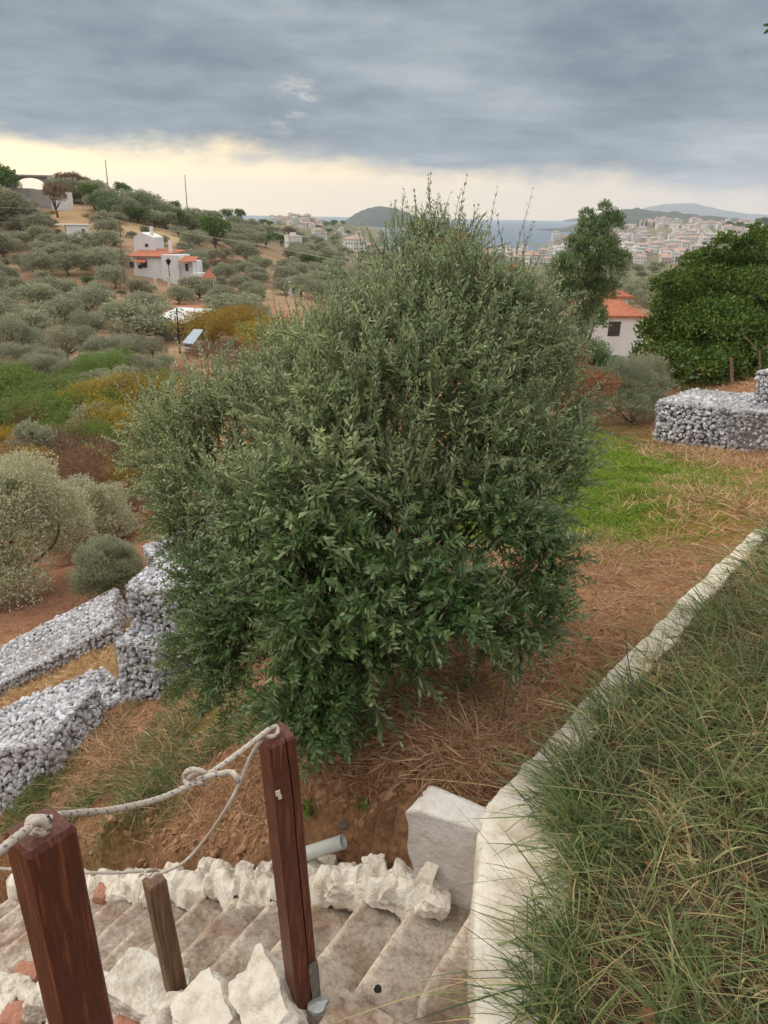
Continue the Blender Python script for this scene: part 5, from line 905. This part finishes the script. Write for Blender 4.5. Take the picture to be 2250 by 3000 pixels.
# poles, lamp, cable, path
def pole(label, px, pyb, pyt, r=.11, D=None, m=None, arm=False):
    p, D_ = hit(px, pyb) if D is None else (P(px, pyb, D), D); h = (pyb - pyt) * D_ / F * 1.0; t_ = thing('utility_pole', label, 'pole', tuple(p)); A = acc(); tube(A, [[0, 0, -.5], [0, 0, h * .5], [0, 0, h]], [r * 1.2, r, r * .7], 8); build(A, 'shaft', [m or m_woodw], t_)
    if arm: A = acc(); box(A, -.5, .5, -.05, .05, h - .45, h - .35); build(A, 'crossarm', [m or m_woodw], t_)
    return p + np.array([0, 0, h])
pole('utility pole standing above the ridge trees at the left', 321, 590, 480, .16, None, m_grey, True); pole('utility pole on the ridge beside the pale little house', 549, 620, 520, .16, None, m_grey)
pole('dark leaning metal pole in front of the white roofed shed', 528, 1040, 905, .06, None, m_dark); pole('thin grey pole among the valley olives', 346, 1075, 975, .07, None, m_grey); pole('thin pale pole left of the white house', 368, 860, 720, .05, None, m_woodw); pole('short pole on the dry meadow above the white house', 355, 700, 645, .08, None, m_woodw)
p, D = hit(500, 850); h = 88 * D / F; lp = thing('street_lamp', 'dark street lamp with a lantern head in front of the white house', 'street lamp', tuple(p)); A = acc(); tube(A, [[0, 0, -.3], [0, 0, h - .9]], .06, 7); build(A, 'post', [m_dark], lp); A = acc(); tube(A, [[0, 0, h - .9], [0, 0, h - .25], [0, 0, h]], [.15, .42, .06], 6); build(A, 'lantern', [m_dark], lp)
A = acc(); a_, b_ = P(-60, 606, 120), P(1090, 782, 55); m_ = P(452, 667, 100); cps = smoothpath([a_, P(200, 618, 112), m_, P(750, 716, 78), b_], 60); tube(A, cps, .028, 5); o = build(A, 'power_cable', [m_grey]); tag(o, 'sagging power cable crossing the hillside above the white house', 'cable')
V = []
for px in np.linspace(-40, 262, 40): c, D = hit(px, 851 + px * .012); V += [c + np.array([0, -.5, .12]), c + np.array([0, .7, .35])]
tag(mesh_np('path', V, [[2 * i, 2 * i + 2, 2 * i + 3, 2 * i + 1] for i in range(39)], None, mat('pale_gravel', (.50, .43, .35), (.42, .35, .28), 1, 2)), kind='structure')
# ================================================================ the town
m_w1 = mat('town_white', (.70, .67, .64), (.60, .57, .55), .9, .2); m_w2 = mat('town_pink', (.52, .40, .36), (.46, .36, .32), .9, .2); m_r1 = mat('town_roof', (.36, .24, .19), (.44, .29, .24), .9, .3); m_r2 = mat('town_roof_pale', (.44, .33, .29), (.38, .28, .25), .9, .3)
TB = []
for q_, (w, d, h, rf, wm, lb) in enumerate([(10,9,6,'g',0,'white house with a red gable roof in the dense seaside town'),(13,10,7,'h',0,'broad white house with a red hipped roof in the dense seaside town'),(9,8,8,'f',0,'white flat roofed block in the dense seaside town'),(11,9,5,'h',1,'pinkish house with a pale hipped roof in the dense seaside town'),(16,10,9,'f',0,'large white flat roofed building in the dense seaside town'),(8,8,5,'g',1,'small pinkish gabled house in the dense seaside town'),(14,9,9,'h',0,'tall white house with a pale tiled roof in the dense seaside town')]):
    A = acc(); box(A, -w / 2, w / 2, -d / 2, d / 2, -4, h, wm); rm = 2 if q_ % 3 != 0 or q_ == 0 else 3
    for fl in range(int(h / 3)):
        for xw in np.arange(-w / 2 + 1.5, w / 2 - 1, 2.6): box(A, xw - .5, xw + .5, -d / 2 - .06, -d / 2 + .2, .9 + fl * 3, 2.2 + fl * 3, 4)
        for yw in np.arange(-d / 2 + 1.5, d / 2 - 1, 2.8):
            for s in (-1, 1): box(A, s * w / 2 - .06, s * w / 2 + .06, yw - .5, yw + .5, .9 + fl * 3, 2.2 + fl * 3, 4)
    if rf == 'f': box(A, -w / 2 - .2, w / 2 + .2, -d / 2 - .2, d / 2 + .2, h + .01, h + .5, wm); box(A, -w / 6, w / 6, -d / 5, d / 5, h + .51, h + 2.2, wm); box(A, -w / 2 + 1, -w / 2 + 2.2, 0, 1.2, h + .51, h + 1.6, 2)
    else:
        hp_ = w * .28 if rf == 'h' else 0; o_ = .5; V = [[-w/2-o_, -d/2-o_, h + .01], [w/2+o_, -d/2-o_, h + .01], [w/2+o_, d/2+o_, h + .01], [-w/2-o_, d/2+o_, h + .01], [-w/2-o_*(hp_ == 0)+hp_, 0, h + d * .24], [w/2+o_*(hp_ == 0)-hp_, 0, h + d * .24]]
        add(A, V, [[0, 3, 2, 1], [0, 1, 5, 4], [2, 3, 4, 5]], [[1, 2, 5], [3, 0, 4]], rm); box(A, w * .2, w * .2 + .8, d * .15, d * .15 + .8, h, h + d * .24 + .8, wm)
    o = build(A, 'town_house', [m_w1, m_w2, m_r1, m_r2, m_glass]); tag(o, lb, 'house', 'houses of the seaside town'); TB.append([o, False])
HP = []
def house_at(px, py, q=None, sc=1.0, label=None, minsep=9.5):
    p, D = hit(px, py, 200)
    if D < 560 and px > 1300 or D > 2300 or p[2] < -44.5: return False
    if HP and min(np.hypot(*(p[:2] - h)) for h in HP) < minsep * sc: return False
    q = rng.integers(0, len(TB)) if q is None else q; o, used = TB[q]
    if used: n_o = o.copy(); C.objects.link(n_o); o = n_o
    else: TB[q][1] = True
    o.location = p; o.rotation_euler = (0, 0, rng.choice([0, .3, -.35, .8, 1.2]) + rng.normal() * .15); o.scale = (sc, sc, sc * rng.uniform(.85, 1.15)); HP.append(p[:2])
    if label: o['label'] = label
    return True
TPOLY = [(1380,700),(1560,694),(1700,692),(1800,672),(1850,652),(1940,640),(2060,644),(2140,650),(2260,676),(2260,704),(2160,705),(2070,720),(2040,765),(1850,792),(1700,796),(1400,780)]
c_ = t__ = 0
while c_ < 245 and t__ < 6000:
    t__ += 1; px = rng.uniform(1380, 2260); py = rng.uniform(640, 796)
    if poly_in(np.array([px]), np.array([py]), TPOLY)[0] and house_at(px, py, None, rng.uniform(.8, 1.15)): c_ += 1
for px, py, q, sc in [(a_, b_, c_q, d_ * .62) for a_, b_, c_q, d_ in [(820,648,1,1.2),(845,645,5,1),(870,640,0,1),(885,634,3,1),(900,640,1,1),(915,648,5,1),(935,655,0,1),(800,655,2,1.2),(860,655,4,.9),(890,655,1,1),(905,662,3,1),(955,668,2,1),(970,660,5,1),(990,690,0,1),(1000,680,2,1),(1050,690,1,1),(930,690,1,1.1),(945,697,0,1),(1010,700,4,.8),(1030,705,3,1),(880,645,0,.9),(850,662,2,.8),(812,655,3,1),(832,652,0,1),(852,640,2,1),(862,634,3,1),(895,646,4,1),(925,662,0,1),(940,668,5,1),(915,672,2,1),(885,668,0,1)]]: house_at(px, py, q, sc, 'small house on the knoll at the left end of the town', 3)
for px, py, q, sc in [(1040,735,1,1.3),(1010,722,0,1),(1120,742,3,1.1),(1160,745,0,1.1),(1085,730,5,1),(860,735,2,.7),(1060,716,4,.8),(1190,752,2,1),(1230,740,1,1),(1280,745,3,1),(1330,750,0,1.1)]: house_at(px, py, q, sc * .75, 'red roofed house among the trees left of the big bush top', 5)
house_at(1980, 662, 4, 1.3, 'tall white block standing above the roofs at the top of the town', 2)
for px, py, hp, kd in [(1868,668,22,'cy'),(1880,666,20,'cy'),(1892,667,24,'cy'),(1915,668,18,'cy'),(1700,690,20,'dk'),(2135,672,28,'dk'),(2165,676,30,'dk'),(2190,678,26,'dk'),(2225,668,34,'dk'),(2240,672,40,'dk'),(2140,715,34,'dk'),(2000,700,14,'dk'),(1930,720,14,'dk'),(1960,765,18,'dk'),(1985,770,20,'dk'),(2100,712,16,'dk'),(2060,722,16,'dk'),(955,668,22,'dk'),(980,664,24,'dk'),(1005,662,18,'dk'),(930,676,20,'dk'),(965,684,18,'dk'),(1000,676,18,'dk'),(1020,690,18,'dk'),(770,662,24,'dk'),(790,668,24,'dk'),(850,700,40,'br')]:
    plant(kd, px, py, hp, {'cy': 'thin dark cypress rising above the town roofs', 'dk': 'dark round tree among the houses of the town', 'br': 'rusty brown tree below the knoll houses'}[kd], {'cy': 'cypresses in the town', 'dk': 'dark trees in the town', 'br': None}[kd], 1.0 if kd == 'cy' else 1.3)
for k_, pr in PR.items():
    if pr not in USED:
        for ch in KIDS[pr]: bpy.data.objects.remove(ch)
        bpy.data.objects.remove(pr)
for o, used in TB:
    if not used: bpy.data.objects.remove(o)
# air between here and the far hills
A = acc(); box(A, -9100, 9100, -9100, 9100, -110, 260); hz = build(A, 'haze', [None]); mh = bpy.data.materials.new('haze_air'); mh.use_nodes = True; t = mh.node_tree; t.nodes.clear(); pv = N(t, 'ShaderNodeVolumePrincipled'); pv.inputs['Density'].default_value = 1.05e-4; pv.inputs['Color'].default_value = (.84, .90, 1, 1); oo = N(t, 'ShaderNodeOutputMaterial'); t.links.new(pv.outputs[0], oo.inputs['Volume']); hz.data.materials.append(mh); hz['kind'] = 'stuff'
S.cycles.volume_bounces = 1

# ---- every tree a person could point out gets a label of its own: kind + place by a landmark
LM = {'the concrete building': (110, 560), 'the white shed': (225, 675), 'the house tower': (395, 715), 'the white house': (575, 790), 'the reeds': (335, 600), 'the farm shed': (505, 960), 'the garden shelter': (615, 830), 'the tiny hut': (861, 850), 'the left ridge pole': (321, 510), 'the right ridge pole': (549, 545), 'the pale path': (120, 850), 'the street lamp': (500, 790), 'the valley pole': (346, 1020), 'the round shrub': (325, 1670), 'the smaller pale olive': (240, 1470), 'the knoll houses': (870, 655), 'the bay island': (1100, 650), 'the central red roofs': (1060, 735), 'the tiled house': (1850, 930), 'the fig bush': (2060, 950), 'the big bush': (400, 1150)}
KW = {'ol': 'grey green olive tree', 'olm': 'rounded olive tree', 'dk': 'dark green tree', 'br': 'thin brown tree', 'sc': 'ochre bush', 'ru': 'russet bush', 'fg': 'fresh green bush', 'bl': 'blue green bush'}
seen = {}; cand = []
for rec in REC:
    o, kind, px, py, D, h, label, group = rec
    if group is None or group.endswith('in the town') or kind == 'cy': continue
    nm_, (lx, ly) = min(LM.items(), key=lambda kv: (kv[1][0] - px) ** 2 + (kv[1][1] - py) ** 2); dx, dy = px - lx, py - ly; a = math.degrees(math.atan2(-dy, dx)) % 360
    dr = ['right of', 'above and right of', 'above', 'above and left of', 'left of', 'below and left of', 'below', 'below and right of'][int(((a + 22.5) % 360) // 45)]
    cand.append((kind, dr, nm_, math.hypot(dx, dy), o))
cand.sort(key=lambda c: c[3]); ORD = ['nearest'] + [w + ' nearest' for w in 'second third fourth fifth sixth seventh eighth ninth tenth eleventh twelfth thirteenth fourteenth fifteenth sixteenth seventeenth eighteenth nineteenth twentieth twenty-first twenty-second twenty-third twenty-fourth twenty-fifth twenty-sixth twenty-seventh twenty-eighth twenty-ninth thirtieth'.split()] + ['thirty-' + w + ' nearest' for w in 'first second third fourth fifth sixth seventh eighth ninth'.split()]
for kind, dr, nm_, _, o in cand:
    kk = (kind, dr, nm_); i = seen.get(kk, 0); seen[kk] = i + 1; o['label'] = f"{KW[kind]}, {ORD[min(i, 38)]} one {dr} {nm_}"
